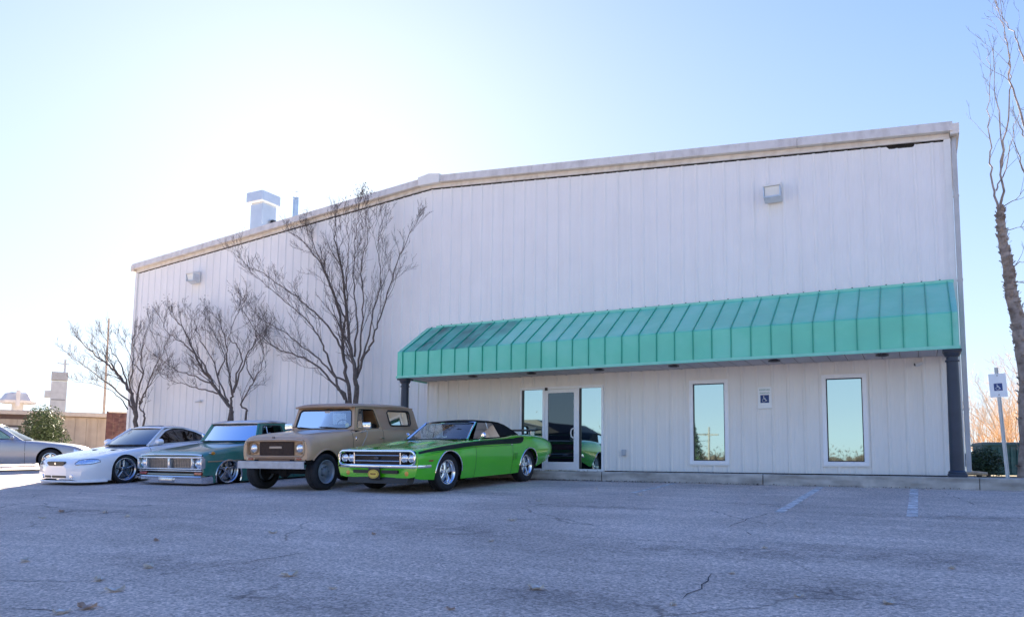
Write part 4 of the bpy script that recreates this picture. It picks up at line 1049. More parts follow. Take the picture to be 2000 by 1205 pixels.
    mb = MB(); mb.bbox(-.775, .775, -.60, -.575, .41, .545, .008); mb.box(-.775, .775, -.575, -.54, .535, .545); mb.box(-.775, .775, -.575, -.54, .41, .42); mb.build("front_bumper", bump_white, t)
    for x in (-.40, .40): MB().box(x-.04, x+.04, -.56, -.40, .44, .52).build("bumper_bracket", liner, t)
    # axle, springs and frame seen under the bumper
    mb = MB(); mb.tube([(-.64, 0, .33), (.64, 0, .33)], .045, 10); mb.lathe([(0, -.12), (.10, -.08), (.14, 0), (.10, .08), (0, .12)], (-.18, 0, .34), (0, 1, 0), 16); mb.build("front_axle", liner, t, smooth=True)
    mb = MB(); mb.tube([(-.64, 2.54, .33), (.64, 2.54, .33)], .045, 10); mb.lathe([(0, -.12), (.12, -.08), (.16, 0), (.12, .08), (0, .12)], (.0, 2.54, .34), (0, 1, 0), 16); mb.build("rear_axle", liner, t, smooth=True)
    for x in (-.42, .42):
        MB().box(x-.04, x+.04, -.5, 3.2, .47, .57).build("frame_rail", liner, t)
        mb = MB()
        for yc in (0, 2.54):
            for k in range(4): mb.tube([(x, yc-.5+.06*k, .45-.012*k), (x, yc, .37-.012*k), (x, yc+.5-.06*k, .45-.012*k)], .016, 5)
        mb.build("leaf_spring", liner, t)
    # hood side seam and details
    for sd in (1, -1):
        mb = MB(); mb.tube([(sd*(lf.fx[2](y)+.03), y, lf.fz[2](y)-.004) for y in np.linspace(-.40, .74, 12)], .006, 5); mb.build("hood_seam", mat("tan_seam", (.16, .10, .06), .6, var=.1), t, smooth=True)
    # greenhouse
    HB, HT, ZB, ZT = .775, .70, 1.10, 1.55
    gx = lambda y, z: HB+(HT-HB)*(z-ZB)/(ZT-ZB)
    for sd in (1, -1):
        dw = rpoly([(.97, 1.13), (1.75, 1.13), (1.60, 1.515), (1.10, 1.515)], .03, 3)
        mb = MB(); i1 = side_ring(mb, gx, [(.86, 1.10), (1.82, 1.10), (1.645, 1.56), (1.02, 1.56)], dw, sd, .035); mb.build("door_frame", TAN, t, angle=30)
        rw = rpoly([(2.12, 1.185), (2.92, 1.185), (2.90, 1.50), (2.05, 1.50)], .06, 4)
        mb = MB(); i2 = side_ring(mb, gx, [(1.825, 1.10), (3.22, 1.10), (3.10, 1.50), (3.05, 1.56), (1.65, 1.56)], rw, sd, .035); mb.build("top_side", TANROOF, t, angle=30)
        side_pane(gx, i2, sd, .02).build("side_window", clear_glass, t)
        mb = MB(); edge_tube(mb, gx, i2, sd, .018, .004); mb.build("window_seal", trim_blk, t, smooth=True)
        mb = MB(); edge_tube(mb, gx, i1, sd, .010, -.008); mb.build("door_seal", trim_blk, t, smooth=True)
        # vent wing: divider bar, small pane
        mb = MB(); mb.tube([(sd*gx(0, 1.12)-sd*.015, 1.20, 1.12), (sd*gx(0, 1.52)-sd*.015, 1.235, 1.525)], .013, 6); mb.build("vent_bar", trim_blk, t)
        side_pane(gx, [(.98, 1.14), (1.195, 1.14), (1.23, 1.51), (1.11, 1.51)], sd, .018).build("vent_window", ws_glass, t)
        mb = MB(); mb.tube([(sd*(gx(0, 1.56)+.012), y, 1.553+.006) for y in np.linspace(.93, 3.06, 10)], .012, 6); mb.build("drip_rail", TANROOF, t)
        # handle, badge, marker
        MB().bbox(sd*.835-.012, sd*.835+.012, 1.68, 1.80, .925, .95, .008).build("door_handle", chrome, t)
        mb = MB(); mb.lathe([(0, .012), (.016, .010), (.022, 0)], (sd*.808, .90, .93), (sd, 0, 0), 12); mb.v = [(x, y, .93+(z-.93)*2.0) for x, y, z in mb.v]; mb.build("side_badge", chrome, t)
        # big square mirror on a bent arm
        e = bpy.data.objects.new("mirror", None); COL.objects.link(e); e.parent = t; e.location = (sd*.80, 1.05, 1.05)
        mb = MB(); mb.tube([(0, 0, 0), (sd*.10, -.03, .02), (sd*.20, -.05, .015), (sd*.17, -.03, -.06), (sd*.02, .02, -.27)], .009, 6); mb.tube([(sd*.14, -.04, .018), (sd*.15, -.04, .09)], .009, 6); mb.build("arm", bump_white if sd > 0 else trim_blk, e, smooth=True)
        mb = MB(); mb.bbox(sd*.17-.10, sd*.17+.10, -.06, -.015, .06, .20, .02); mb.build("mirror_head", chrome, e, smooth=True)
    ws = rpoly([(-.70, 1.135), (.70, 1.135), (.635, 1.515), (-.635, 1.515)], .05, 4)
    yw = lambda z: .87+(z-1.10)*.27
    nn = 60; c = (0, 1.33); o_ = polycast([(-.775, 1.10), (.775, 1.10), (.70, 1.56), (-.70, 1.56)], c, nn); i_ = polycast(ws, c, nn)
    mb = MB(); V = [(x, yw(z), z) for x, z in o_]+[(x, yw(z), z) for x, z in i_]+[(x, yw(z)+.04, z) for x, z in i_]
    mb.add(V, [(k, (k+1) % nn, nn+(k+1) % nn, nn+k) for k in range(nn)]+[(nn+k, nn+(k+1) % nn, 2*nn+(k+1) % nn, 2*nn+k) for k in range(nn)]); mb.build("windshield_frame", TAN, t)
    MB().add([(x, yw(z)+.012, z) for x, z in i_], [tuple(range(nn))]).build("windshield", ws_glass, t)
    mb = MB(); mb.tube([(x, yw(z)-.002, z) for x, z in i_], .011, 6, closed=True); mb.build("windshield_seal", trim_blk, t, smooth=True)
    for x in (-.30, .36):
        mb = MB(); mb.tube([(x, .845, 1.118), (x+.02, .855, 1.14), (x-.27, .875, 1.165)], .007, 5); mb.tube([(x-.08, .872, 1.148), (x-.46, .882, 1.172)], .006, 5); mb.build("wiper", trim_blk, t)
    rows = [(.885, .69, 1.545, 1.558, -.03), (.90, .71, 1.572, 1.60, -.03), (.96, .72, 1.582, 1.63, -.02), (1.3, .725, 1.585, 1.645, 0), (2.2, .725, 1.585, 1.655, 0), (2.85, .72, 1.585, 1.648, 0), (3.02, .71, 1.56, 1.625, .03), (3.10, .70, 1.51, 1.56, .04), (3.18, .705, 1.30, 1.33, .04), (3.22, .76, 1.11, 1.12, .04)]
    rf = roof_mesh(rows, 14, 4); thick(merge_build(rf, "roof", TANROOF, t, 50), .02)
    mb = MB(); mb.box(-.69, .69, .92, 3.0, 1.545, 1.556); mb.build("headliner", trim_blk, t)
    # cabin
    mb = MB(); mb.box(-.76, .76, .80, 3.2, .56, .60); mb.build("cabin_floor", liner, t)
    MB().bbox(-.70, .70, .86, 1.0, .85, 1.10, .03).build("dashboard", trim_blk, t)
    seats(t, (1.72,), (-.34, .34), .66, 1.24, .52); steering(t, .34, 1.16, 1.14)
    MB().bbox(-.03, .11, .975, .995, 1.435, 1.475, .008).build("rear_view_mirror", bump_white, t)
    MB().box(.52, .60, .93, .935, 1.16, 1.23).build("windshield_sticker", mat("yellow_sticker", (.75, .72, .15), .5, var=.1), t)
    for sd in (1, -1): MB().box(sd*.775-.008, sd*.775+.008, .9, 3.15, .6, 1.09).build("door_card", trim_blk, t)
    steel = mat("grey_steel_wheel", (.34, .38, .43), .38, metal=.35, var=.12, vscale=8)
    w = wheel(t, (.70, 0, .335), .335, .25, .205, 'steel', -.05, mrim=steel); copy_wheel(w, (.70, 2.54, .335))
    w2 = wheel(t, (-.70, 0, .335), .335, .25, .205, 'steel', -.05, sd=-1, mrim=steel); copy_wheel(w2, (-.70, 2.54, .335))
    place_car(t, (-10.4644, -5.3108, -.3875), -.05)
make_offroader()
# ------------------------------------------------------------------ lowered green pickup
PKG = paint_mat("faded_green_paint", (.045, .21, .155), .3, .7, var=.1, dirt=(.30, .42, .37), dscale=(2, 2, 3), damt=.35)
PKROOF = mat("worn_white_roof", (.78, .76, .74), .5, var=.1, dirt=(.30, .20, .17), dscale=(1.6, 3, 2), damt=.8)
grid_m = mat("grille_grid_metal", (.30, .31, .34), .3, .8, var=.1)
def make_pickup():
    t = thing("pickup_truck", "green lowered vintage pickup with white roof and chrome grille beside the white coupe", "pickup truck", group="cars parked in front of the white building")
    def S_(y, zc, xe, ze, xc, zc2, xs, zs, xm, zm, xc3, zc3, xl, zl, xr, zr):
        return (y, [(0, zc), (xe*.6, (zc*2+ze)/3), (xe, ze), (xc, zc2), (xs, zs), (xm, zm), (xc3, zc3), (xl, zl), (xr, zr)])
    st = [S_(-.66, .645, .72, .64, .85, .632, .935, .61, .955, .56, .975, .48, .975, .28, .95, .07),
          S_(-.62, .675, .74, .668, .87, .655, .95, .62, .968, .565, .985, .485, .985, .28, .96, .06),
          S_(-.5, .712, .76, .70, .89, .682, .955, .635, .97, .57, .99, .485, .985, .28, .965, .05),
          S_(-.2, .755, .78, .74, .90, .72, .96, .66, .972, .58, .99, .485, .985, .28, .965, .045),
          S_(.3, .81, .80, .795, .915, .775, .962, .70, .975, .60, .99, .485, .985, .28, .965, .04),
          S_(.72, .855, .82, .84, .92, .825, .962, .75, .975, .62, .99, .485, .985, .28, .965, .04),
          S_(1.2, .875, .82, .87, .925, .86, .962, .79, .975, .64, .99, .485, .985, .28, .965, .04),
          S_(1.95, .875, .82, .87, .925, .86, .962, .79, .975, .64, .99, .485, .985, .28, .965, .04),
          S_(3.0, .86, .82, .855, .925, .845, .965, .78, .978, .64, .99, .485, .985, .28, .965, .05),
          S_(4.1, .85, .82, .845, .915, .835, .955, .77, .97, .64, .98, .485, .975, .28, .95, .08)]
    lf = Loft(st, sharp=(), sub=4, side=3)
    AR = [(-.02, .17, .335), (2.95, .17, .335)]
    def cls(y, k, z):
        if k <= 2 and (.82 < y < 1.90): return None
        if k <= 2 and (2.02 < y < 4.02): return None
        if k <= 1 and -.55 < y < .70: return 'hood'
        for g in (.72, 1.86):
            if abs(y-g) < .006: return None if k >= 3 else 'body'
        if k >= 3 and .72 < y < 1.86: return 'door'
        return 'body'
    shell(t, lf, AR, (.72, 1.86), cls, PKG)
    arch_liner(t, AR, .55, .93)
    for A in AR:
        for sd in (1, -1): arch_trim(t, lf, A, .017, chrome, sd, -20, 200)
    op = rrect(-.93, .93, .22, .60, .03, 4)
    fascia(lf, -.66, op, .12, t, PKG, trim_blk)
    # chrome strip on the hood lip and grille frame with split ends
    mb = MB(); mb.tube([(x, -.672-.012*(1-(x/.93)**2), .632-.02*(abs(x)/.93)**6) for x in np.linspace(-.94, .94, 17)], .017, 8); mb.build("hood_strip", chrome, t, smooth=True)
    frame = mat("bright_grille_frame", (.80, .80, .80), .18, metal=.6, var=.05)
    mb = MB(); mb.bbox(-.985, .985, -.735, -.655, .553, .588, .012); mb.build("grille_frame_top", frame, t, smooth=True)
    mb = MB(); mb.bbox(-.975, .975, -.735, -.655, .325, .355, .012); mb.build("grille_frame_bottom", frame, t, smooth=True)
    for x, w in ((-.97, .018), (.97, .018), (-.70, .02), (.70, .02), (0, .033)):
        mb = MB(); mb.bbox(x-w, x+w, -.73, -.63, .353, .556, .008); mb.build("grille_post", frame, t, smooth=True)
    for sd in (1, -1):
        g = bpy.data.objects.new("grille", None); COL.objects.link(g); g.parent = t; g.location = (sd*.36, -.66, .455)
        for i in range(7): MB().box(-.31, .31, -.012, .012, -.088+i*.027, -.078+i*.027).build("bar", grid_m, g)
        for i in range(13): MB().box(-.304+i*.05, -.297+i*.05, -.018, .0, -.098, .098).build("rib", grid_m, g)
        MB().box(-.33, .33, .02, .03, -.1, .1).build("backing", trim_blk, g)
        MB().box(sd*.46-.12, sd*.46+.12, .03, .04, -.1, .1).build("lamp_pocket", trim_blk, g)
    for x in (-.835, .835): headlight(t, x, -.665, .455, .088, True, chrome)
    # lower trim: second chrome line, signals, pan
    mb = MB(); mb.bbox(-.965, .965, -.715, -.65, .288, .312, .01); mb.build("lower_strip", frame, t, smooth=True)
    for x in (-.84, .84): MB().bbox(x-.11, x+.11, -.70, -.655, .215, .275, .012).build("signal_lamp", red_lens, t)
    MB().bbox(-.72, .72, -.69, -.64, .205, .245, .012).build("lower_pan", mat("pan_grey_green", (.33, .38, .35), .35, metal=.3, var=.1), t)
    mb = MB(); G = []
    for x, y in [(-1.0, -.45), (-1.02, -.62), (-1.0, -.74), (-.9, -.765), (-.5, -.785), (0, -.79), (.5, -.785), (.9, -.765), (1.0, -.74), (1.02, -.62), (1.0, -.45)]:
        G.append([(x*.985, y+.05, .205), (x, y, .20), (x*1.002, y-.012, .185), (x, y-.008, .165), (x*.995, y+.01, .15), (x*.995, y+.012, .055), (x*.985, y+.04, .04)])
    mb.grid(G); mb.build("front_bumper", chrome, t, smooth=True)
    MB().bbox(-.225, .225, -.815, -.765, .062, .165, .02).build("plate_bracket", chrome_dull, t, smooth=True)
    for sd in (1, -1):
        a = overlay(lf, -.58, .705, lambda y: .477, lambda y: .499, .010, 20, 2, (sd,))[0]; a.build("side_moulding", chrome, t, smooth=True)
        a = overlay(lf, .74, 1.85, lambda y: .477, lambda y: .499, .010, 20, 2, (sd,))[0]; a.build("side_moulding", chrome, t, smooth=True)
        m2 = MB(); m2.lathe([(0, .022), (.028, .018), (.036, 0)], (sd*.960, -.42, .655), (sd, 0, 0), 14); m2.v = [(x, -.42+(y+.42)*1.5, z) for x, y, z in m2.v]; m2.build("marker_lamp", amber, t, smooth=True)
        MB().bbox(sd*.972-.02, sd*.972+.012, -.52, -.475, .648, .664, .005).build("side_badge", chrome, t)
    # greenhouse
    HB, HT, ZB, ZT = .90, .74, .87, 1.27
    gx = lambda y, z: HB+(HT-HB)*(z-ZB)/(ZT-ZB)
    for sd in (1, -1):
        dw = rpoly([(.98, .91), (1.70, .91), (1.66, 1.225), (1.13, 1.225)], .04, 4)
        mb = MB(); i1 = side_ring(mb, gx, [(.80, .865), (1.98, .865), (1.86, 1.29), (1.02, 1.29)], dw, sd, .035); mb.build("cab_side", PKG, t, angle=30)
        mb = MB(); edge_tube(mb, gx, i1, sd, .014, .0); mb.build("window_seal", trim_blk, t, smooth=True)
        mb = MB(); mb.tube([(sd*(gx(0, 1.285)+.012), y, 1.288) for y in np.linspace(.98, 1.88, 8)], .013, 6); mb.build("drip_rail", PKROOF, t)
        mb = MB(); mb.tube([(sd*(gx(0, .91)-.015), 1.19, .91), (sd*(gx(0, 1.22)-.015), 1.23, 1.225)], .010, 6); mb.build("vent_bar", chrome_dull, t)
        e = bpy.data.objects.new("mirror", None); COL.objects.link(e); e.parent = t; e.location = (sd*.93, 1.05, .90)
        MB().tube([(0, 0, 0), (sd*.08, -.02, .03), (sd*.12, -.03, .06)], .009, 6).build("arm", chrome, e)
        m2 = MB(); m2.lathe([(0, -.03), (.05, -.025), (.068, 0), (.068, .012), (0, .014)], (sd*.13, -.03, .10), (0, 1, 0), 18); m2.build("mirror_head", chrome, e, smooth=True)
    patch((-.84, .83, .885), (.84, .83, .885), (-.715, 1.03, 1.255), (.715, 1.03, 1.255), -.14, -.08).build("windshield", ws_glass, t, smooth=True)
    for sd in (1, -1):
        mb = MB(); mb.tube([(sd*.865, .83, .87), (sd*.80, .92, 1.06), (sd*.735, 1.03, 1.27)], [.035, .03, .03], 8); mb.build("pillar", PKG, t, smooth=True)
    mb = MB(); mb.tube([(x, 1.03-.08*(1-(x/.715)**2), 1.258) for x in np.linspace(-.73, .73, 13)], .017, 6); mb.tube([(x, .825-.14*(1-(x/.84)**2), .888) for x in np.linspace(-.85, .85, 13)], .014, 6); mb.build("windshield_seal", trim_blk, t, smooth=True)
    rows = [(1.0, .745, 1.272, 1.285, -.10), (1.01, .755, 1.295, 1.315, -.09), (1.10, .765, 1.305, 1.345, -.05), (1.45, .77, 1.31, 1.36, 0), (1.78, .765, 1.305, 1.352, .03), (1.90, .755, 1.28, 1.32, .03), (1.93, .76, 1.24, 1.26, .03)]
    thick(merge_build(roof_mesh(rows, 14, 4), "roof", PKROOF, t, 50), .02)
    bw = [(-.80, .90), (.80, .90), (.70, 1.22), (-.70, 1.22)]
    yb = lambda z: 1.99-(z-.87)*.18
    nn = 48; o_ = polycast([(-.90, .865), (.90, .865), (.745, 1.28), (-.745, 1.28)], (0, 1.05), nn); i_ = polycast(rpoly(bw, .06, 4), (0, 1.05), nn)
    MB().add([(x, yb(z), z) for x, z in o_]+[(x, yb(z), z) for x, z in i_], [(k, (k+1) % nn, nn+(k+1) % nn, nn+k) for k in range(nn)]).build("cab_back", PKG, t)
    MB().add([(x, yb(z)-.01, z) for x, z in i_], [tuple(range(nn))]).build("rear_window", clear_glass, t)
    MB().box(-.92, .92, .75, 1.96, .18, .22).build("cabin_floor", liner, t)
    MB().box(-.90, .90, 2.02, 4.05, .36, .40).build("bed_floor", liner, t); MB().box(-.93, .93, 1.995, 2.015, .1, .86).build("bed_front", PKG, t)
    MB().bbox(-.80, .80, .80, .96, .66, .885, .03).build("dashboard", mat("green_dash", (.03, .10, .08), .5, var=.1), t)
    seats(t, (1.72,), (0,), .40, .98, 1.45); steering(t, .40, 1.14, .92)
    for x in (-.22, .42):
        mb = MB(); mb.tube([(x, .66, .868), (x+.02, .68, .885), (x-.34, .74, .905)], .007, 5); mb.build("wiper", trim_blk, t)
    w = wheel(t, (.84, 0, .30), .305, .22, .26, 'plain', -.02, mrim=chrome_dull); copy_wheel(w, (.84, 2.95, .30))
    w2 = wheel(t, (-.84, 0, .30), .305, .22, .26, 'plain', -.02, sd=-1, mrim=chrome_dull); copy_wheel(w2, (-.84, 2.95, .30))
    place_car(t, (-13.7927, -4.6943, -.349), 0.)
make_pickup()
# ------------------------------------------------------------------ white coupe and grey sedan
WHT = paint_mat("white_car_paint", (.92, .92, .92), .22, 1., var=.015)
def coupe_sections(w=1., dz=0.):
    def S_(y, zc, xe, ze, xc, zc2, xs, zs, xm, zm, xl, zl, xr, zr):
        return (y, [(0, zc+dz), (xe*.55*w, (zc*2+ze)/3+dz), (xe*w, ze+dz), (xc*w, zc2+dz), (xs*w, zs+dz), (xm*w, zm), (xl*w, zl), (xr*w, zr)])
    return [S_(-1.0, .435, .10, .43, .20, .42, .29, .395, .36, .33, .37, .23, .33, .14),
            S_(-.985, .47, .26, .465, .40, .45, .50, .41, .56, .33, .57, .22, .53, .115),
            S_(-.95, .515, .34, .51, .50, .49, .60, .45, .665, .36, .675, .23, .63, .10),
            S_(-.85, .56, .44, .555, .62, .54, .735, .50, .79, .40, .79, .25, .75, .09),
            S_(-.68, .60, .52, .592, .70, .58, .83, .545, .872, .44, .872, .28, .84, .085),
            S_(-.40, .65, .58, .64, .74, .635, .86, .60, .902, .48, .90, .30, .875, .085),
            S_(0, .71, .62, .70, .77, .695, .87, .65, .912, .50, .91, .30, .885, .09),
            S_(.55, .79, .64, .78, .78, .772, .87, .72, .912, .52, .905, .30, .88, .10),
            S_(1.2, .835, .66, .83, .79, .825, .875, .77, .912, .54, .905, .30, .88, .10),
            S_(2.0, .875, .66, .87, .78, .865, .87, .80, .915, .56, .91, .32, .88, .10),
            S_(2.6, .91, .64, .905, .76, .895, .855, .82, .91, .58, .905, .34, .875, .13),
            S_(3.2, .90, .60, .895, .72, .88, .82, .81, .88, .60, .87, .38, .83, .20),
            S_(3.58, .85, .54, .845, .65, .83, .74, .77, .80, .60, .79, .42, .74, .26)]
def side_front_lamp(t, lf, ya, yb, zlo, zhi, m, name, off=.005, sides=(1, -1)):
    for mb in overlay(lf, ya, yb, zlo, zhi, off, 16, 4, sides): merge_build(mb, name, m, t, 60)
def make_coupe():
    t = thing("coupe", "white lowered sports coupe with dark tinted windows and star-spoke chrome wheels", "car", group="cars parked in front of the white building")
    lf = Loft(coupe_sections(), sub=4, side=3)
    AR = [(0, .29, .335), (2.57, .29, .335)]
    def cls(y, k, z):
        if k <= 2 and .68 < y < 2.75: return None
        if k <= 1 and -.70 < y < .52: return 'hood'
        for g in (.62, 1.95):
            if abs(y-g) < .006: return None if k >= 3 else 'body'
        if k >= 3 and .62 < y < 1.95 and z > .16: return 'door'
        return 'body'
    shell(t, lf, AR, (.62, 1.95), cls, WHT)
    arch_liner(t, AR, .55, .86)
    # nose cap, grille mouth, lower intake, lip
    y0 = -1.0; MB().add([(x, y0, z) for x, z in lf.outline(y0)], [tuple(range(len(lf.outline(y0))))]).build("nose", WHT, t)
    mb = MB(); mb.prism(rpoly([(-.23, .41), (.23, .41), (.31, .475), (.26, .50), (-.26, .50), (-.31, .475)], .03, 4), 'y', -1.008, -.94); mb.build("grille_opening", trim_blk, t)
    mb = MB(); mb.prism([(-.012, .435), (.02, .43), (.035, .455), (.012, .482), (-.02, .475), (-.03, .455)], 'y', -1.016, -1.007); mb.build("emblem", chrome, t)
    for a, b in ((-.36, -.16), (-.12, .36)):
        mb = MB(); mb.prism(rrect(a, b, .16, .205, .018), 'y', -1.008, -.93); mb.build("lower_intake", trim_blk, t)
    for sd in (1, -1):
        MB().lathe([(0, .012), (.04, .008), (.052, -.01), (.052, -.06)], (sd*.50, -.975, .185), (sd*.3, -1, 0), 18).build("fog_lamp", lamp_glass, t, smooth=True)
    zlo = pw((-.96, .435), (-.80, .445), (-.58, .485)); zhi = pw((-.96, .455), (-.88, .525), (-.75, .548), (-.60, .53), (-.58, .50))
    side_front_lamp(t, lf, -.955, -.585, zlo, zhi, lamp_glass, "headlight")
    for sd in (1, -1):
        mb = MB(); P = [(y, zlo(y)) for y in np.linspace(-.955, -.585, 12)]+[(y, zhi(y)) for y in np.linspace(-.585, -.955, 12)]
        mb.tube([(sd*(lf.side_x(y, z)+.006), y, z) for y, z in P], .006, 5, closed=True); mb.build("headlight_seal", trim_blk, t, smooth=True)
        mb = MB(); mb.bbox(sd*.33-.06, sd*.33+.06, .05, .14, lf.fz[1](.1)-.002, lf.fz[1](.1)+.008, .003); mb.build("hood_vent", trim_blk, t)
    mb = MB(); G = []
    for x, y in [(-.895, -.42), (-.87, -.68), (-.77, -.87), (-.58, -.97), (0, -1.0), (.58, -.97), (.77, -.87), (.87, -.68), (.895, -.42)]: G.append([(x*.96, y+.05, .105), (x, y, .10), (x*1.004, y-.01, .085), (x, y, .06), (x*.96, y+.05, .055)])
    mb.grid(G); mb.build("front_lip", WHT, t, smooth=True)
    # greenhouse
    HB, HT, ZB, ZT = .77, .56, .82, 1.20
    gx = lambda y, z: HB+(HT-HB)*(z-ZB)/(ZT-ZB)-.012*(y-1.3)**2
    for sd in (1, -1):
        win = rpoly([(.80, .835), (2.10, .905), (2.26, .985), (2.02, 1.10), (1.72, 1.175), (1.42, 1.185), (1.20, 1.12)], .05, 3)
        outer = [(.58, .80), (1.4, .835), (2.62, .91), (2.45, 1.0), (2.10, 1.13), (1.80, 1.205), (1.40, 1.22), (1.14, 1.15), (.95, 1.03)]
        mb = MB(); i1 = side_ring(mb, gx, outer, win, sd, .02, 72); merge_build(mb, "cab_side", WHT, t, 30)
        side_pane(gx, i1, sd, .008).build("side_window", tint_glass, t)
        mb = MB(); edge_tube(mb, gx, i1, sd, .008, .002); mb.build("window_seal", trim_blk, t, smooth=True)
        mb = MB(); mb.tube([(sd*(gx(1.92, .90)+.002), 1.92, .90), (sd*(gx(2.0, 1.10)+.002), 1.99, 1.105)], .009, 5); mb.build("quarter_bar", trim_blk, t)
        e = bpy.data.objects.new("mirror", None); COL.objects.link(e); e.parent = t; e.location = (sd*.84, .82, .86)
        m2 = MB(); m2.lathe([(0, -.085), (.045, -.07), (.068, -.02), (.07, .03), (.0, .035)], (sd*.08, -.01, .025), (0, 1, 0), 20); m2.v = [(sd*.08+(x-sd*.08)*1.5, y, z) for x, y, z in m2.v]; m2.build("mirror_head", WHT, e, smooth=True)
        MB().tube([(-sd*.08, .01, -.01), (sd*.03, 0, .01)], .022, 8).build("stalk", WHT, e)
    tw = glass_mat("coupe_windshield_glass", (.10, .13, .18), .22)
    patch((-.74, .64, .815), (.74, .64, .815), (-.56, 1.17, 1.19), (.56, 1.17, 1.19), -.22, -.07, bulge=.03).build("windshield", tw, t, smooth=True)
    mb = MB(); mb.tube([(x, .64-.22*(1-(x/.74)**2), .818) for x in np.linspace(-.74, .74, 13)], .014, 6); mb.tube([(x, 1.17-.07*(1-(x/.56)**2), 1.196) for x in np.linspace(-.56, .56, 13)], .010, 6); mb.build("windshield_seal", trim_blk, t, smooth=True)
    for sd in (1, -1):
        mb = MB(); mb.tube([(sd*.76, .63, .81), (sd*.68, .88, 1.0), (sd*.58, 1.16, 1.195)], [.03, .026, .026], 8); mb.build("pillar", WHT, t, smooth=True)
    rows = [(1.15, .565, 1.192, 1.212, -.07), (1.22, .575, 1.212, 1.245, -.05), (1.45, .585, 1.222, 1.27, 0), (1.75, .575, 1.208, 1.262, 0), (1.95, .56, 1.17, 1.23, .02), (2.15, .55, 1.12, 1.175, .03)]
    thick(merge_build(roof_mesh(rows, 14, 3), "roof", WHT, t, 60), .012)
    rows = [(1.25, .33, 1.250, 1.262, -.03), (1.70, .33, 1.262, 1.273, 0)]
    thick(merge_build(roof_mesh(rows, 8, 6), "sunroof", mat("dark_roof_glass", (.01, .012, .016), .08, var=.1, coat=1.), t), .004)
    patch((-.55, 2.15, 1.12), (.55, 2.15, 1.12), (-.60, 2.72, .92), (.60, 2.72, .92), .03, .08).build("rear_window", tint_glass, t, smooth=True)
    MB().box(-.78, .78, .6, 2.7, .2, .24).build("cabin_floor", liner, t); MB().bbox(-.70, .70, .66, .95, .60, .825, .03).build("dashboard", trim_blk, t)
    seats(t, (1.75,), (-.34, .34), .30, .98, .5); steering(t, .34, 1.05, .86)
    for x in (-.1, .5):
        mb = MB(); mb.tube([(x, .44, .80), (x+.01, .47, .825), (x-.38, .50, .835)], .006, 5); mb.build("wiper", trim_blk, t)
    dark_chrome = mat("dark_chrome_wheel", (.45, .46, .50), .12, 1., var=.05)
    w = wheel(t, (.79, 0, .305), .305, .23, .232, 'five', -.06, mrim=dark_chrome); copy_wheel(w, (.79, 2.57, .305))
    w2 = wheel(t, (-.79, 0, .305), .305, .23, .232, 'five', -.06, sd=-1, mrim=dark_chrome); copy_wheel(w2, (-.79, 2.57, .305))
    place_car(t, (-16.215, -5.3057, -.3746), 0.)
make_coupe()
GREY = paint_mat("silver_grey_paint", (.42, .43, .45), .3, .8, var=.03, metal=.25)
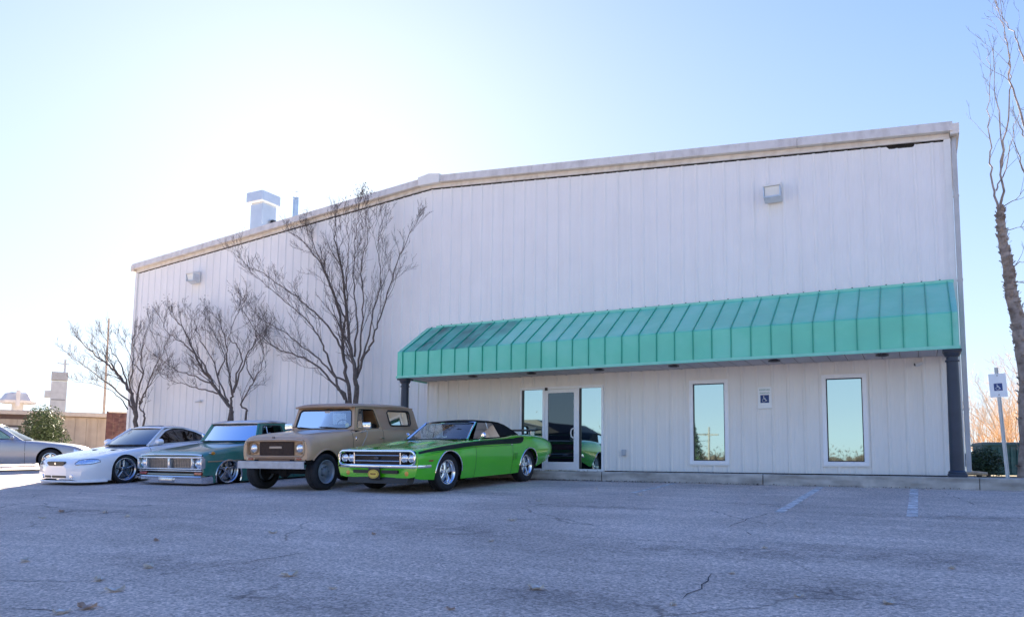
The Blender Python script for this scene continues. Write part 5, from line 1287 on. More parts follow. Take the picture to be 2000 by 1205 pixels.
def make_sedan():
    t = thing("sedan", "silver grey car at the left edge of the lot, its nose behind the white coupe", "car")
    def S_(y, zc, xe, ze, xc, zc2, xs, zs, xm, zm, xl, zl, xr, zr):
        return (y, [(0, zc), (xe*.55, (zc*2+ze)/3), (xe, ze), (xc, zc2), (xs, zs), (xm, zm), (xl, zl), (xr, zr)])
    st = [S_(-.95, .60, .42, .595, .54, .58, .62, .54, .67, .44, .67, .30, .62, .20),
          S_(-.82, .68, .52, .675, .66, .66, .76, .62, .81, .50, .81, .34, .77, .19),
          S_(-.5, .77, .58, .76, .72, .75, .83, .71, .88, .56, .875, .36, .84, .19),
          S_(0, .84, .62, .83, .76, .825, .85, .78, .895, .60, .89, .38, .86, .20),
          S_(.6, .91, .64, .90, .78, .895, .86, .84, .90, .64, .895, .38, .865, .21),
          S_(1.4, .95, .66, .945, .79, .94, .865, .88, .90, .66, .895, .38, .865, .21),
          S_(2.5, .98, .66, .975, .79, .97, .865, .90, .90, .68, .895, .40, .865, .22),
          S_(3.3, .98, .62, .975, .75, .965, .83, .90, .87, .68, .865, .44, .83, .26),
          S_(3.75, .93, .56, .925, .68, .91, .75, .85, .79, .66, .78, .46, .74, .32)]
    lf = Loft(st, sub=4, side=3); AR = [(0, .33, .37), (2.7, .33, .37)]
    def cls(y, k, z):
        if k <= 2 and .80 < y < 3.0: return None
        if k <= 1 and -.7 < y < .58: return 'hood'
        for g in (.66, 1.80):
            if abs(y-g) < .006: return None if k >= 3 else 'body'
        if k >= 3 and .66 < y < 1.80 and z > .28: return 'door'
        return 'body'
    shell(t, lf, AR, (.66, 1.80), cls, GREY); arch_liner(t, AR, .55, .84)
    MB().add([(x, -.95, z) for x, z in lf.outline(-.95)], [tuple(range(len(lf.outline(0))))]).build("nose", GREY, t)
    side_front_lamp(t, lf, -.92, -.62, pw((-.92, .47), (-.62, .56)), pw((-.92, .53), (-.62, .64)), lamp_glass, "headlight")
    gx = lambda y, z: .76-(z-.94)*.55
    pane = glass_mat("pale_green_car_glass", (.62, .80, .60), .16)
    for sd in (1, -1):
        win = rpoly([(.98, .95), (2.55, .985), (2.30, 1.30), (1.50, 1.33)], .05, 3)
        mb = MB(); i1 = side_ring(mb, gx, [(.72, .915), (2.95, .975), (2.50, 1.36), (1.42, 1.385)], win, sd, .02, 60); merge_build(mb, "cab_side", GREY, t, 30)
        side_pane(gx, i1, sd, .01).build("side_window", pane, t)
        mb = MB(); edge_tube(mb, gx, i1, sd, .01, .002); mb.build("window_seal", trim_blk, t, smooth=True)
        mb = MB(); mb.tube([(sd*gx(0, .96), 1.80, .96), (sd*gx(0, 1.34), 1.78, 1.34)], .03, 6); mb.build("door_pillar", trim_blk, t)
        e = bpy.data.objects.new("mirror", None); COL.objects.link(e); e.parent = t; e.location = (sd*.84, 1.0, .98)
        m2 = MB(); m2.lathe([(0, -.07), (.05, -.05), (.062, .02), (.0, .03)], (sd*.08, 0, .02), (0, 1, 0), 16); m2.v = [(sd*.08+(x-sd*.08)*1.5, y, z) for x, y, z in m2.v]; m2.build("mirror_head", GREY, e, smooth=True)
        MB().tube([(-sd*.08, .01, -.02), (sd*.03, 0, .01)], .022, 8).build("stalk", GREY, e)
        a = overlay(lf, .45, 1.79, lambda y: .56, lambda y: .585, .008, 16, 1, (sd,))[0]; a.build("side_moulding", GREY, t)
        MB().bbox(sd*.895-.015, sd*.895+.015, 1.62, 1.76, .80, .825, .008).build("door_handle", trim_blk, t)
    patch((-.74, .76, .93), (.74, .76, .93), (-.56, 1.45, 1.35), (.56, 1.45, 1.35), -.2, -.06, bulge=.02).build("windshield", clear_glass, t, smooth=True)
    rows = [(1.42, .54, 1.36, 1.375, -.06), (1.55, .55, 1.375, 1.41, -.03), (2.0, .55, 1.375, 1.43, 0), (2.4, .54, 1.355, 1.41, .02), (2.55, .53, 1.33, 1.38, .03)]
    thick(merge_build(roof_mesh(rows, 12, 3), "roof", GREY, t, 60), .012)
    patch((-.54, 2.53, 1.34), (.54, 2.53, 1.34), (-.66, 3.05, .985), (.66, 3.05, .985), .03, .08).build("rear_window", clear_glass, t, smooth=True)
    MB().box(-.78, .78, .7, 2.95, .3, .34).build("cabin_floor", liner, t); MB().bbox(-.70, .70, .78, 1.05, .70, .93, .03).build("dashboard", trim_blk, t)
    seats(t, (1.9, 2.75), (-.34, .34), .40, 1.08, .5)
    w = wheel(t, (.78, 0, .32), .32, .20, .20, 'plain', 0); copy_wheel(w, (.78, 2.7, .32))
    w2 = wheel(t, (-.78, 0, .32), .32, .20, .20, 'plain', 0, sd=-1); copy_wheel(w2, (-.78, 2.7, .32))
    p = (-24.0, -1.63); place_car(t, (p[0], p[1], lot(*p)), R(-141))
make_sedan()
# ------------------------------------------------------------------ bare trees
bark = mat("dark_grey_bark", (.12, .10, .088), .9, var=.35, vscale=14, bump=.5, bscale=40)
twig_m = mat("twig_brown", (.11, .088, .078), .9, var=.3, vscale=9)
pod_m = mat("seed_pod_brown", (.05, .036, .028), .9, var=.4, vscale=30)
birch_m = mat("peeling_bark", (.42, .35, .30), .9, var=.3, vscale=7, bump=.6, bscale=18, dirt=(.16, .125, .105), dscale=(4, 4, 7), damt=1.)
tan_twig = mat("sunlit_tan_twig", (.50, .33, .19), .9, var=.3, vscale=3)
pale_twig = mat("hazed_grey_twig", (.42, .38, .35), .9, var=.2, vscale=3)  # distance haze put into the twig colour of the farthest trees
def pixdir(px, py):
    return _f+_r2*((px-1000)/FPX)-_u2*((py-760.89)/FPX)
def on_y(px, py, y):
    d = pixdir(px, py); return EYE+d*((y-EYE.y)/d.y)
def at_d(px, py, d): return EYE+pixdir(px, py)*d
def smooth_path(P, k=4):
    out = []
    for i in range(len(P)-1):
        a, b, c, d = P[max(i-1, 0)], P[i], P[i+1], P[min(i+2, len(P)-1)]
        for q in range(k):
            t = q/k; out.append(.5*((2*b)+(c-a)*t+(2*a-5*b+4*c-d)*t*t+(-a+3*b-3*c+d)*t**3))
    out.append(P[-1]); return out
def tree(name, label, cat, base, limbs, r0, mt, mtw, rnd, ymin=-9, ymax=9, pods=0, group=None, dens=1., twl=1., up=.5, wig=1.):
    """limbs: (points, start radius); children sprout along each limb: limb > branch > twig"""
    t = thing(name, label, cat, base, group=group)
    W_ = MB(); B2 = MB(); T = MB(); tips = []
    def rv(s=1.): return Vector((rnd.gauss(0, s), rnd.gauss(0, s), rnd.gauss(0, s)))
    def clampy(p): p.y = min(max(p.y, ymin), ymax); return p
    def sprout(p, d, L_, r, lvl):
        n = 6 if lvl == 1 else 4 if lvl == 2 else 3; pts = [p.copy()]; dd = d.copy()
        for i in range(n):
            dd = (dd+rv(.12*wig)+Vector((0, 0, up*.22))).normalized(); pts.append(clampy(pts[-1]+dd*(L_/n)))
        (B2 if lvl < 2 else T).tube(pts, [max(.0026, r*(1-.8*i/n)) for i in range(n+1)], 4 if lvl < 2 else 3, cap=False)
        if lvl >= 3: tips.append(pts[-1]); return
        m = max(1, int((4.2 if lvl == 1 else 2.6)*dens+rnd.random()))
        for i in range(m):
            u = .35+.65*(i+rnd.random())/m; k = min(int(u*n), n-1); q = pts[k].lerp(pts[k+1], u*n-k)
            ax = (pts[k+1]-pts[k]).normalized(); s = ax.cross(rv()).normalized(); a = R(rnd.uniform(14, 38))
            sprout(q, ax*math.cos(a)+s*math.sin(a), L_*rnd.uniform(.32, .52), r*.5, lvl+1)
    for pts, ra in limbs:
        P = smooth_path([Vector(p) for p in pts], 4); n = len(P)
        for i in range(2, n-1): P[i] = P[i]+rv(.018*wig)
        L_ = sum((b-a).length for a, b in zip(P[:-1], P[1:]))
        W_.tube(P, [max(.005, ra*.88*(1-.9*(i/(n-1))**.75)) for i in range(n)], 7, cap=False)
        m = int(L_*2.2*dens)+3
        for i in range(m):
            u = .30+.70*((i+rnd.random())/m)**.8; k = min(int(u*(n-1)), n-2); q = P[k].lerp(P[k+1], u*(n-1)-k)
            ax = (P[k+1]-P[k]).normalized(); s = ax.cross(rv()).normalized(); a = R(rnd.uniform(12, 34))
            rr = max(.005, ra*(1-.86*u**.8)*.36)
            sprout(q, ax*math.cos(a)+s*math.sin(a), twl*rnd.uniform(.6, 1.25)*(1.2-.65*u), rr, 1)
        sprout(P[-1], (P[-1]-P[-2]).normalized(), .45*twl, max(.0045, ra*.11), 1)
    W_.build("trunk", mt, t, smooth=True, world=True)
    B2.build("branch", mtw, t, world=True)['kind'] = 'stuff'; T.build("twig", mtw, t, world=True)['kind'] = 'stuff'
    if pods:
        Pm = MB(); up_t = sorted(tips, key=lambda v: -v.z)
        for q in rnd.sample(up_t[:max(pods*3, 1)], min(pods, len(up_t))):
            for _ in range(rnd.randint(3, 7)):
                c = q+rv(.05); s = rnd.uniform(.006, .015)
                vs = [c+Vector(v)*s for v in ((1, 0, 0), (-1, 0, 0), (0, 1, 0), (0, -1, 0), (0, 0, 1.5), (0, 0, -1.5))]
                Pm.add(vs, [(0, 2, 4), (2, 1, 4), (1, 3, 4), (3, 0, 4), (2, 0, 5), (1, 2, 5), (3, 1, 5), (0, 3, 5)])
        Pm.build("seed_pod", pod_m, t, world=True)['kind'] = 'stuff'
    return t
def limb_px(P, conv, y0, rnd, spread, base_z=None):
    n = len(P); e = rnd.uniform(-spread, spread); out = []
    for i, q in enumerate(P):
        px, py = conv(q); out.append(on_y(px, py, y0+e*(i/(n-1))**1.2))
    return out
c5 = lambda q: (240+q[0]/2.41, 340+q[1]/2.41)
c6 = lambda q: (100+q[0]/4.017, 560+q[1]/4.017)
G_TREES = "bare crape myrtles along the white wall"
def myrtle(label, limbs, conv, seed, pods, y0=-.72, dens=1., twl=1.):
    rnd = random.Random(seed); L_ = []
    for P, ra in limbs: L_.append((limb_px(P, conv, y0, rnd, .55), ra))
    b = L_[0][0][0].copy(); 
    # carry every stem that starts low down into the bed
    for i, (P, ra) in enumerate(L_):
        if limbs[i][1] < 0: pass
    lo = [P for P, ra in L_ if ra >= .045]
    for P in lo:
        f = P[0]; P.insert(0, Vector((b.x+(f.x-b.x)*.55, y0, -.12)))
    base = Vector((b.x, y0, -.06))
    return tree("bare_tree", label, "tree", base, L_, .07, bark, twig_m, rnd, -1.7, -.12, pods, G_TREES, dens, twl)
myrtle("tallest bare multi-stemmed tree, behind the tan wagon, reaching the roof edge", [
    ([(1100, 1070), (1098, 960), (1080, 860), (1060, 700), (1040, 520), (1010, 350), (1000, 200)], .10),
    ([(1098, 960), (1110, 880), (1120, 760), (1130, 600), (1120, 430), (1150, 300), (1140, 190)], .042),
    ([(1100, 960), (1140, 850), (1180, 770), (1200, 700), (1250, 560), (1290, 420), (1350, 290), (1385, 230)], .042),
    ([(1120, 880), (1150, 790), (1180, 640), (1215, 480), (1200, 350), (1220, 230)], .034),
    ([(1068, 1070), (1060, 980), (1040, 880), (1030, 760), (1020, 650), (960, 480), (900, 380), (830, 300), (780, 270)], .075),
    ([(1040, 880), (1020, 800), (970, 720), (900, 650), (820, 580), (720, 510), (640, 460), (570, 420), (545, 370)], .040),
    ([(1045, 1060), (1000, 960), (960, 850), (920, 760), (860, 680), (790, 620), (700, 545), (620, 480)], .044),
    ([(1050, 1070), (1000, 1000), (900, 890), (800, 850), (690, 800), (600, 700), (550, 590)], .05),
    ([(1060, 980), (1000, 950), (920, 870), (820, 790), (740, 730), (650, 680), (590, 610)], .038),
    ([(1030, 760), (1050, 650), (1050, 500), (1060, 350), (1050, 190)], .034),
    ([(1060, 700), (1000, 590), (950, 450), (900, 330), (870, 260)], .034),
    ([(1090, 860), (1105, 700), (1090, 560), (1085, 400), (1100, 250), (1110, 160)], .034)], c5, 3, 36, dens=1.3, twl=.92)
myrtle("middle-sized bare tree with a crooked extra stem, behind the green pickup", [
    ([(1410, 1045), (1400, 950), (1320, 840), (1270, 760), (1180, 640), (1120, 500), (1060, 380), (1000, 290), (940, 220)], .085),
    ([(1405, 950), (1420, 840), (1400, 700), (1375, 560), (1370, 420), (1320, 280), (1250, 200)], .05),
    ([(1420, 850), (1450, 720), (1490, 580), (1460, 470), (1400, 400), (1440, 250), (1475, 180)], .036),
    ([(1430, 830), (1480, 680), (1540, 540), (1610, 410), (1600, 330), (1640, 270)], .034),
    ([(1320, 840), (1250, 820), (1160, 800), (1060, 770), (960, 740), (880, 715)], .034),
    ([(1270, 760), (1180, 730), (1080, 690), (980, 650), (890, 590), (830, 550)], .034),
    ([(1270, 760), (1200, 620), (1080, 480), (980, 400), (890, 340), (865, 260)], .034),
    ([(1390, 900), (1350, 820), (1290, 640), (1230, 520), (1170, 400), (1130, 290), (1070, 200)], .034),
    ([(1520, 1045), (1540, 970), (1490, 930), (1540, 830), (1590, 740), (1650, 620), (1670, 510), (1640, 420)], .046),
    ([(1590, 740), (1530, 610), (1560, 520), (1680, 370)], .024),
    ([(1300, 700), (1360, 540), (1300, 400), (1210, 260)], .028)], c6, 5, 22, dens=1.3, twl=.85)
myrtle("smallest bare tree at the far corner of the white wall", [
    ([(655, 1100), (660, 960), (600, 800), (520, 680), (440, 610), (350, 540), (260, 460), (195, 390)], .095),
    ([(655, 1000), (620, 920), (520, 820), (420, 740), (300, 650), (210, 580), (140, 525)], .044),
    ([(665, 960), (680, 830), (720, 680), (700, 560), (720, 420), (755, 320)], .044),
    ([(690, 920), (740, 820), (800, 660), (860, 560), (910, 460)], .034),
    ([(600, 800), (560, 640), (500, 540), (450, 450), (390, 360)], .034),
    ([(720, 1090), (735, 1000), (700, 960), (720, 880), (770, 780), (830, 690), (890, 650)], .048),
    ([(660, 930), (610, 780), (640, 640), (600, 500), (560, 410)], .034),
    ([(600, 960), (540, 870), (440, 800), (340, 760), (200, 750)], .026),
    ([(720, 680), (650, 600), (640, 480), (675, 390)], .026)], c6, 11, 8, dens=1.3, twl=.85)
# big tree at the right edge with shaggy peeling bark
rnd = random.Random(21)
def pz(q): return on_y(1850+q[0]/1.72, q[1]/1.72, 1.5)
tp = [((2012), 945), (2014, 800), (2004, 700), (1996, 650), (1977, 581), (1969, 523), (1958, 465), (1954, 407)]
trunk = [on_y(x, y, 1.5) for x, y in tp]
def bl(P, e):
    n = len(P); return [pz(q)+Vector((0, e*i/(n-1), 0)) for i, q in enumerate(P)]
L_ = [(bl([(174, 710), (158, 640), (148, 560), (147, 480), (140, 380), (150, 250), (147, 150)], .4), .030),
      (bl([(178, 700), (183, 620), (183, 520), (160, 350), (150, 200)], -.3), .034),
      (bl([(183, 560), (195, 440), (213, 300), (215, 240), (205, 150), (185, 0), (180, -60)], .2), .022),
      (bl([(165, 640), (195, 560), (235, 400), (260, 330)], .5), .02),
      (bl([(178, 700), (225, 680), (262, 645)], -.4), .016), (bl([(192, 780), (230, 775), (270, 782)], -.3), .014),
      (bl([(200, 900), (240, 890), (280, 880)], -.2), .016), (bl([(205, 925), (235, 938), (280, 940)], .3), .014),
      (bl([(270, 480), (248, 380), (215, 260), (212, 180), (190, 80), (170, -20)], .3), .030),
      (bl([(290, 620), (248, 575), (226, 505)], -.2), .04), (bl([(300, 330), (258, 205), (230, 110), (195, 40), (170, -30)], .4), .026),
      (bl([(290, 500), (262, 470), (238, 436)], -.2), .03)]
bt = tree("bare_tree", "tall bare tree with shaggy peeling bark at the right edge beside the accessible parking sign", "tree", Vector((trunk[0].x, 1.5, -.05)), L_, .1, birch_m, twig_m, rnd, -2, 6, 0, None, .42, .9, .5)
Wt = MB(); P = smooth_path(trunk, 5); n = len(P)
rad = [.21, .19, .175, .155, .105, .09, .078, .062]
rr = [float(np.interp(i/(n-1)*7, range(8), rad))*rnd.uniform(.9, 1.12) for i in range(n)]
Wt.tube(P, rr, 12, cap=False)
Wt.build("main_trunk", birch_m, bt, smooth=True, world=True)
Fk = MB()
for _ in range(520):
    u = rnd.random()*(n-1.01); k = int(u); c = P[k].lerp(P[k+1], u-k); r_ = rr[k]; a = rnd.uniform(0, 2*PI); o = Vector((math.cos(a), math.sin(a), 0)); s = Vector((-math.sin(a), math.cos(a), 0))
    b0 = c+o*r_*.96; w_ = rnd.uniform(.015, .05); h_ = rnd.uniform(.02, .08); lift = rnd.uniform(.01, .045)
    Fk.add([b0-s*w_, b0+s*w_, b0+s*w_*.7+o*lift+Vector((0, 0, h_)), b0-s*w_*.6+o*lift*1.4+Vector((0, 0, h_*.9))], [(0, 1, 2, 3)])
Fk.build("bark_flake", birch_m, bt, world=True)['kind'] = 'stuff'
# sunlit scrub and pale trees beyond the right end of the building
def wild(px, py, d, H, spread, n, seed, label, m1, m2, name="bare_tree", cat="tree", group="bare trees beyond the building"):
    r_ = random.Random(seed); b = at_d(px, py, d); b.z = -.06; L2 = []
    for i in range(n):
        a = r_.uniform(0, 2*PI); s = spread*r_.uniform(.2, 1); h = H*r_.uniform(.6, 1.)
        top = b+Vector((math.cos(a)*s, math.sin(a)*s, h)); mid = b.lerp(top, .5)+Vector((-math.cos(a)*s*.18, -math.sin(a)*s*.18, 0))
        L2.append(([b+Vector((math.cos(a)*.1, math.sin(a)*.1, 0)), b.lerp(mid, .5), mid, mid.lerp(top, .5), top], .05*H/4.5))
    return tree(name, label, cat, b, L2, .05, m1, m2, r_, -99, 999, 0, group, 1.0, 1.15*H/4.5, .3)
wild(1985, 900, 33, 4.0, 2.8, 22, 31, "sunlit tan bare thicket behind the green dumpster", tan_twig, tan_twig)
wild(1930, 900, 39, 3.6, 2.8, 24, 32, "sunlit tan scrub between the building corner and the sign post", tan_twig, tan_twig)
wild(2040, 900, 36, 5.2, 2.6, 12, 33, "taller tan bare tree behind the peeling tree at the right edge", tan_twig, tan_twig)
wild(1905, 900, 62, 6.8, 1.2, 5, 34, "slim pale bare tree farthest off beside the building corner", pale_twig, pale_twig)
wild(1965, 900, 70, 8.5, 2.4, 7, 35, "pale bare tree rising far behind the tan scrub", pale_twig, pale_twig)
# leafy bushes
leaf_d = mat("dark_leaf", (.035, .065, .03), .6, var=.5, vscale=4); leaf_l = mat("bush_leaf", (.05, .075, .025), .6, var=.6, vscale=3)
def bush(label, c, rx, ry, rz, n, seed, m, size=.06, group="green bushes"):
    r_ = random.Random(seed); t = thing("bush", label, "bush", (c[0], c[1], c[2]), group=group); Lf = MB(); St = MB()
    lob = [(Vector((r_.uniform(-.55, .55)*rx, r_.uniform(-.55, .55)*ry, rz*r_.uniform(.55, 1.25))), r_.uniform(.35, .6)) for _ in range(9)]
    for i in range(n):
        q, s = r_.choice(lob); d = Vector((r_.gauss(0, 1), r_.gauss(0, 1), r_.gauss(0, 1))).normalized(); k = r_.uniform(.55, 1.08)
        p = q+Vector((d.x*rx*s, d.y*ry*s, d.z*rz*s))*k
        if p.z < .02: p.z = abs(p.z)*.5+.03
        a = Vector((r_.gauss(0, 1), r_.gauss(0, 1), r_.gauss(0, .6))).normalized(); b = a.cross(Vector((r_.gauss(0, 1), r_.gauss(0, 1), r_.gauss(0, 1)))).normalized(); L2 = size*r_.uniform(.6, 1.4)
        Lf.add([p-a*L2, p+b*L2*.45, p+a*L2, p-b*L2*.45], [(0, 1, 2, 3)])
    for q, s in lob: St.tube([(0, 0, 0), q*.5+Vector((r_.uniform(-.1, .1), 0, 0)), q], [.03, .02, .008], 5)
    Lf.build("leaves", m, t)['kind'] = 'stuff'; St.build("stem", twig_m, t); return t
p = at_d(80, 880, 30); bush("round dark green bush in front of the tan building", (p.x, p.y, -.1), 1.1, 1.0, 1.45, 12000, 41, leaf_l, .042)
p = at_d(1903, 930, 19); bush("low dark shrub between the building corner and the green dumpster", (p.x+.1, p.y, -.05), .55, .5, .42, 2600, 42, leaf_d, .035)
p = at_d(1932, 930, 20); bush("dark shrub growing in front of the green dumpster", (p.x, p.y, -.05), .42, .4, .50, 2600, 43, leaf_d, .035)
# ------------------------------------------------------------------ signs
sign_white = mat("sign_white", (.93, .95, .94), .4, var=.03); sign_blue = mat("sign_blue", (.015, .05, .20), .4, var=.06); sign_green = mat("sign_green_print", (.10, .28, .20), .5, var=.1)
def text_mesh(txt, size, m, parent, x, y, z, name="lettering"):
    c = bpy.data.curves.new(name, 'FONT'); c.body = txt; c.size = size; c.align_x = 'CENTER'; c.extrude = .0008; o = bpy.data.objects.new(name, c); COL.objects.link(o)
    bpy.context.view_layer.update(); me = bpy.data.meshes.new_from_object(o.evaluated_get(bpy.context.evaluated_depsgraph_get())); bpy.data.objects.remove(o); bpy.data.curves.remove(c)
    me.materials.clear(); me.materials.append(m); o = bpy.data.objects.new(name, me); COL.objects.link(o); o.parent = parent; o.location = (x, y, z); o.rotation_euler = (PI/2, 0, 0); return o
def access_symbol(parent, x, z, s, y, m):
    """seated figure on a wheel, s = half height"""
    mb = MB(); n = 18
    def flat(pts, w):
        for a, b in zip(pts[:-1], pts[1:]):
            d = Vector((b[0]-a[0], b[1]-a[1])); d.normalize(); nx, nz = -d.y*w, d.x*w; e = d*w*.5
            mb.prism([(a[0]-e.x+nx, a[1]-e.y+nz), (a[0]-e.x-nx, a[1]-e.y-nz), (b[0]+e.x-nx, b[1]+e.y-nz), (b[0]+e.x+nx, b[1]+e.y+nz)], 'y', y, y+.0015)
    w = .085*s
    mb.prism([(x-.12*s+.15*s*math.cos(2*PI*k/12), z+.80*s+.15*s*math.sin(2*PI*k/12)) for k in range(12)], 'y', y, y+.0015)
    flat([(x-.12*s, z+.55*s), (x-.06*s, z-.02*s), (x+.38*s, z-.02*s), (x+.58*s, z-.52*s), (x+.78*s, z-.46*s)], w); flat([(x-.1*s, z+.3*s), (x+.32*s, z+.3*s)], w*.8)
    flat([(x-.08*s+.50*s*math.cos(a), z-.38*s+.50*s*math.sin(a)) for a in [R(125+13*k) for k in range(18)]], w*.75)
    mb.build("access_symbol", m, parent)
t = thing("wall_sign", "small white reserved parking sign with blue wheelchair symbol on the wall between the two windows", "sign", (-2.76, -.036, 1.32))
MB().bbox(-.135, .135, -.008, 0, 0, .44, .003).build("plate", sign_white, t)
text_mesh("RESERVED", .046, sign_green, t, 0, -.0085, .365); text_mesh("PARKING", .046, sign_green, t, 0, -.0085, .300)
MB().box(-.085, .085, -.0105, -.0082, .115, .275).build("blue_panel", sign_blue, t); access_symbol(t, -.01, .192, .066, -.0125, sign_white)
t = thing("parking_sign", "white accessible parking sign on a leaning post at the kerb right of the building", "sign", (1.29, -.80, -.06)); t.rotation_euler = (0, R(-2.7), R(6))
mb = MB(); mb.prism([(-.03, -.012), (-.018, .012), (.018, .012), (.03, -.012), (.022, -.012), (.012, .004), (-.012, .004), (-.022, -.012)], 'z', -.1, 1.93)
mb.build("post", mat("post_paint", (.62, .63, .60), .5, metal=.3, var=.1, dirt=(.45, .40, .25), dscale=(3, 3, 1), damt=.5), t)
MB().bbox(-.128, .128, -.020, -.014, 1.42, 1.82, .002).build("plate", sign_white, t)
MB().box(-.062, .062, -.0225, -.0202, 1.53, 1.655).build("blue_panel", sign_blue, t); access_symbol(t, -.008, 1.59, .052, -.0245, sign_white)
for z in (1.46, 1.79): MB().lathe([(0, .004), (.009, .003), (.010, 0)], (0, -.021, z), (0, -1, 0), 10).build("bolt", black_plastic, t)

# ------------------------------------------------------------------ right of the building: dumpster, log
dgreen = mat("dumpster_green", (.045, .12, .10), .45, var=.2, vscale=3, dirt=(.25, .30, .27), dscale=(2, 2, 4), damt=.5)
p = at_d(1966, 930, 22.5)
t = thing("dumpster", "green ribbed metal dumpster behind the peeling tree", "dumpster", (p.x, p.y, -.05), R(12))
MB().bbox(-.72, .72, -.5, .5, .05, .92, .02).build("bin", dgreen, t)
for i in range(9): MB().bbox(-.64+i*.16-.03, -.64+i*.16+.03, -.545, -.495, .1, .86, .012).build("rib", dgreen, t)
MB().bbox(-.76, .76, -.55, .55, .90, .96, .015).build("rim", dgreen, t)
for s in (-1, 1): MB().bbox(s*.37-.36, s*.37+.36, -.54, .54, .962, 1.0, .012).build("lid", mat("dumpster_lid", (.2, .26, .26), .5, var=.1), t)
mb = MB(); p = at_d(1896, 925, 17.5); t = thing("log", "short pale cut log lying in front of the low shrub", "log", (p.x+.1, p.y, .0), R(20))
mb.tube([(-.22, 0, .05), (-.05, 0, .06), (.12, 0, .05), (.24, 0, .045)], [.045, .05, .048, .04], 10); mb.build("wood", mat("cut_wood", (.5, .38, .26), .8, var=.25, vscale=12), t, smooth=True)
# ------------------------------------------------------------------ left: tan building and what rises behind it
tanw = mat("tan_wall", (.46, .37, .27), .8, var=.08, vscale=2, dirt=(.26, .18, .12), dscale=(3, 3, .4), damt=.5); tanf = mat("tan_fascia", (.55, .46, .36), .6, var=.08)
a = at_d(-60, 797, 44.4); b = at_d(214, 805, 47.5); dv = Vector((b.x-a.x, b.y-a.y, 0)); Lw = dv.length; ang = math.atan2(dv.y, dv.x)
t = thing("tan_building", "low flat tan building beyond the grey car at the left edge", "building", (a.x, a.y, -.15), ang)
H_ = a.z+.15; nb = 12
for i in range(nb):
    x0 = Lw*i/nb; h = H_-.30; MB().bbox(x0+.005, x0+Lw/nb-.005, -.03+random.uniform(-.006, .006), .06, 0, h-.01*i*.3, .008).build("wall_panel", tanw, t)
MB().bbox(.0, Lw, .07, 7, 0, H_-.28, .01).build("hall", tanw, t)
MB().bbox(-.2, Lw+.15, -.32, 7.2, H_-.28, H_-.03, .02).build("roof", tanf, t)
MB().box(Lw*.0, Lw*.42, -.05, -.032, H_-.55, H_-.3).build("dark_band", mat("dark_brown_band", (.10, .06, .045), .7, var=.1), t)
w_ = bpy.data.objects.new("window", None); COL.objects.link(w_); w_.parent = t; w_.location = (Lw*.26, -.05, 1.15)
MB().bbox(-.75, .75, -.04, .0, 0, 1.15, .02).build("frame", mat("dark_brown_frame", (.07, .05, .04), .6, var=.1), w_); MB().box(-.62, .62, -.05, -.041, .12, 1.03).build("pane", mat("pale_pane", (.55, .55, .52), .2, var=.05), w_)
MB().bbox(Lw*.44, Lw*.44+.25, -.10, -.02, .0, H_-.32, .01).build("post", mat("brown_post", (.16, .09, .06), .7, var=.1), t)
p = at_d(230, 870, 41); q = at_d(230, 803, 41)
t = thing("rusty_panel_gate", "rusty maroon metal gate panel between the tan building and the white wall", "gate", (p.x, p.y, -.1), ang)
rust = mat("maroon_rust", (.085, .035, .033), .8, var=.35, vscale=5, dirt=(.22, .12, .08), dscale=(3, 3, 5), damt=.6)
for i in range(4): MB().bbox(-.56+i*.28+.001, -.56+i*.28+.279, -.03, .03, .1, q.z+.02, .008).build("panel", rust, t)
for x in (-.58, .58): MB().bbox(x-.04, x+.04, -.06, .06, 0, q.z+.09, .01).build("post", rust, t)
MB().bbox(-.62, .62, -.05, .05, q.z+.022, q.z+.08, .01).build("cap", tanf, t)
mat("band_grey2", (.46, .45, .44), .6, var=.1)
greyp = mat("glare_washed_grey_metal", (.58, .57, .56), .5, var=.1, vscale=2)  # grey lightened to paint in the backlight glare over these far objects
def pt(px, py, d): 
    v = at_d(px, py, d); return v
d = 80.; k = d/FPX; c = pt(113, 797, d)
t = thing("silo_tower", "narrow grey silo tower with side box and antenna behind the tan building", "tower", (c.x, c.y, -.2), YAW+.536)
z797 = c.z+.2
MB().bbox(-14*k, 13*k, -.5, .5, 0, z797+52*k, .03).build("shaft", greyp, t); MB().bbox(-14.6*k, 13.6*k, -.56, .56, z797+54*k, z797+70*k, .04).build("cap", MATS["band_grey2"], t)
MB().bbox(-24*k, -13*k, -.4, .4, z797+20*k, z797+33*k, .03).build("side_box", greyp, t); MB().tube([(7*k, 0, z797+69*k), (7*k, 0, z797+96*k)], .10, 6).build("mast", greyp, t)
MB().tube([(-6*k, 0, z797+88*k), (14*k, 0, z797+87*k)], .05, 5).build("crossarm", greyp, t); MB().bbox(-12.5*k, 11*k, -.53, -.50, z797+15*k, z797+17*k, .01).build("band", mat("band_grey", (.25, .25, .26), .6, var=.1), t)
d = 60.; k = d/FPX; c = pt(34, 797, d)
t = thing("roof_hood", "broad hipped grey metal hood standing on the tan building roof", "vent hood", (c.x, c.y, c.z-.3), YAW+.57)
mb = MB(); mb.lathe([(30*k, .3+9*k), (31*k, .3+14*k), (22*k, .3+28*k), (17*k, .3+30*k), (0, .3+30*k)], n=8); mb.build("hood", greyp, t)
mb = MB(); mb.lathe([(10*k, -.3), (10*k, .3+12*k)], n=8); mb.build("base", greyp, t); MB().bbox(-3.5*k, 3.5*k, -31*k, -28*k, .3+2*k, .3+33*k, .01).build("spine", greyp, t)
d = 52.; a = pt(202, 830, d); b = pt(213, 622, d)
t = thing("utility_pole", "thin leaning wooden pole rising behind the tan building and the smallest tree", "pole", (a.x, a.y, -.1))
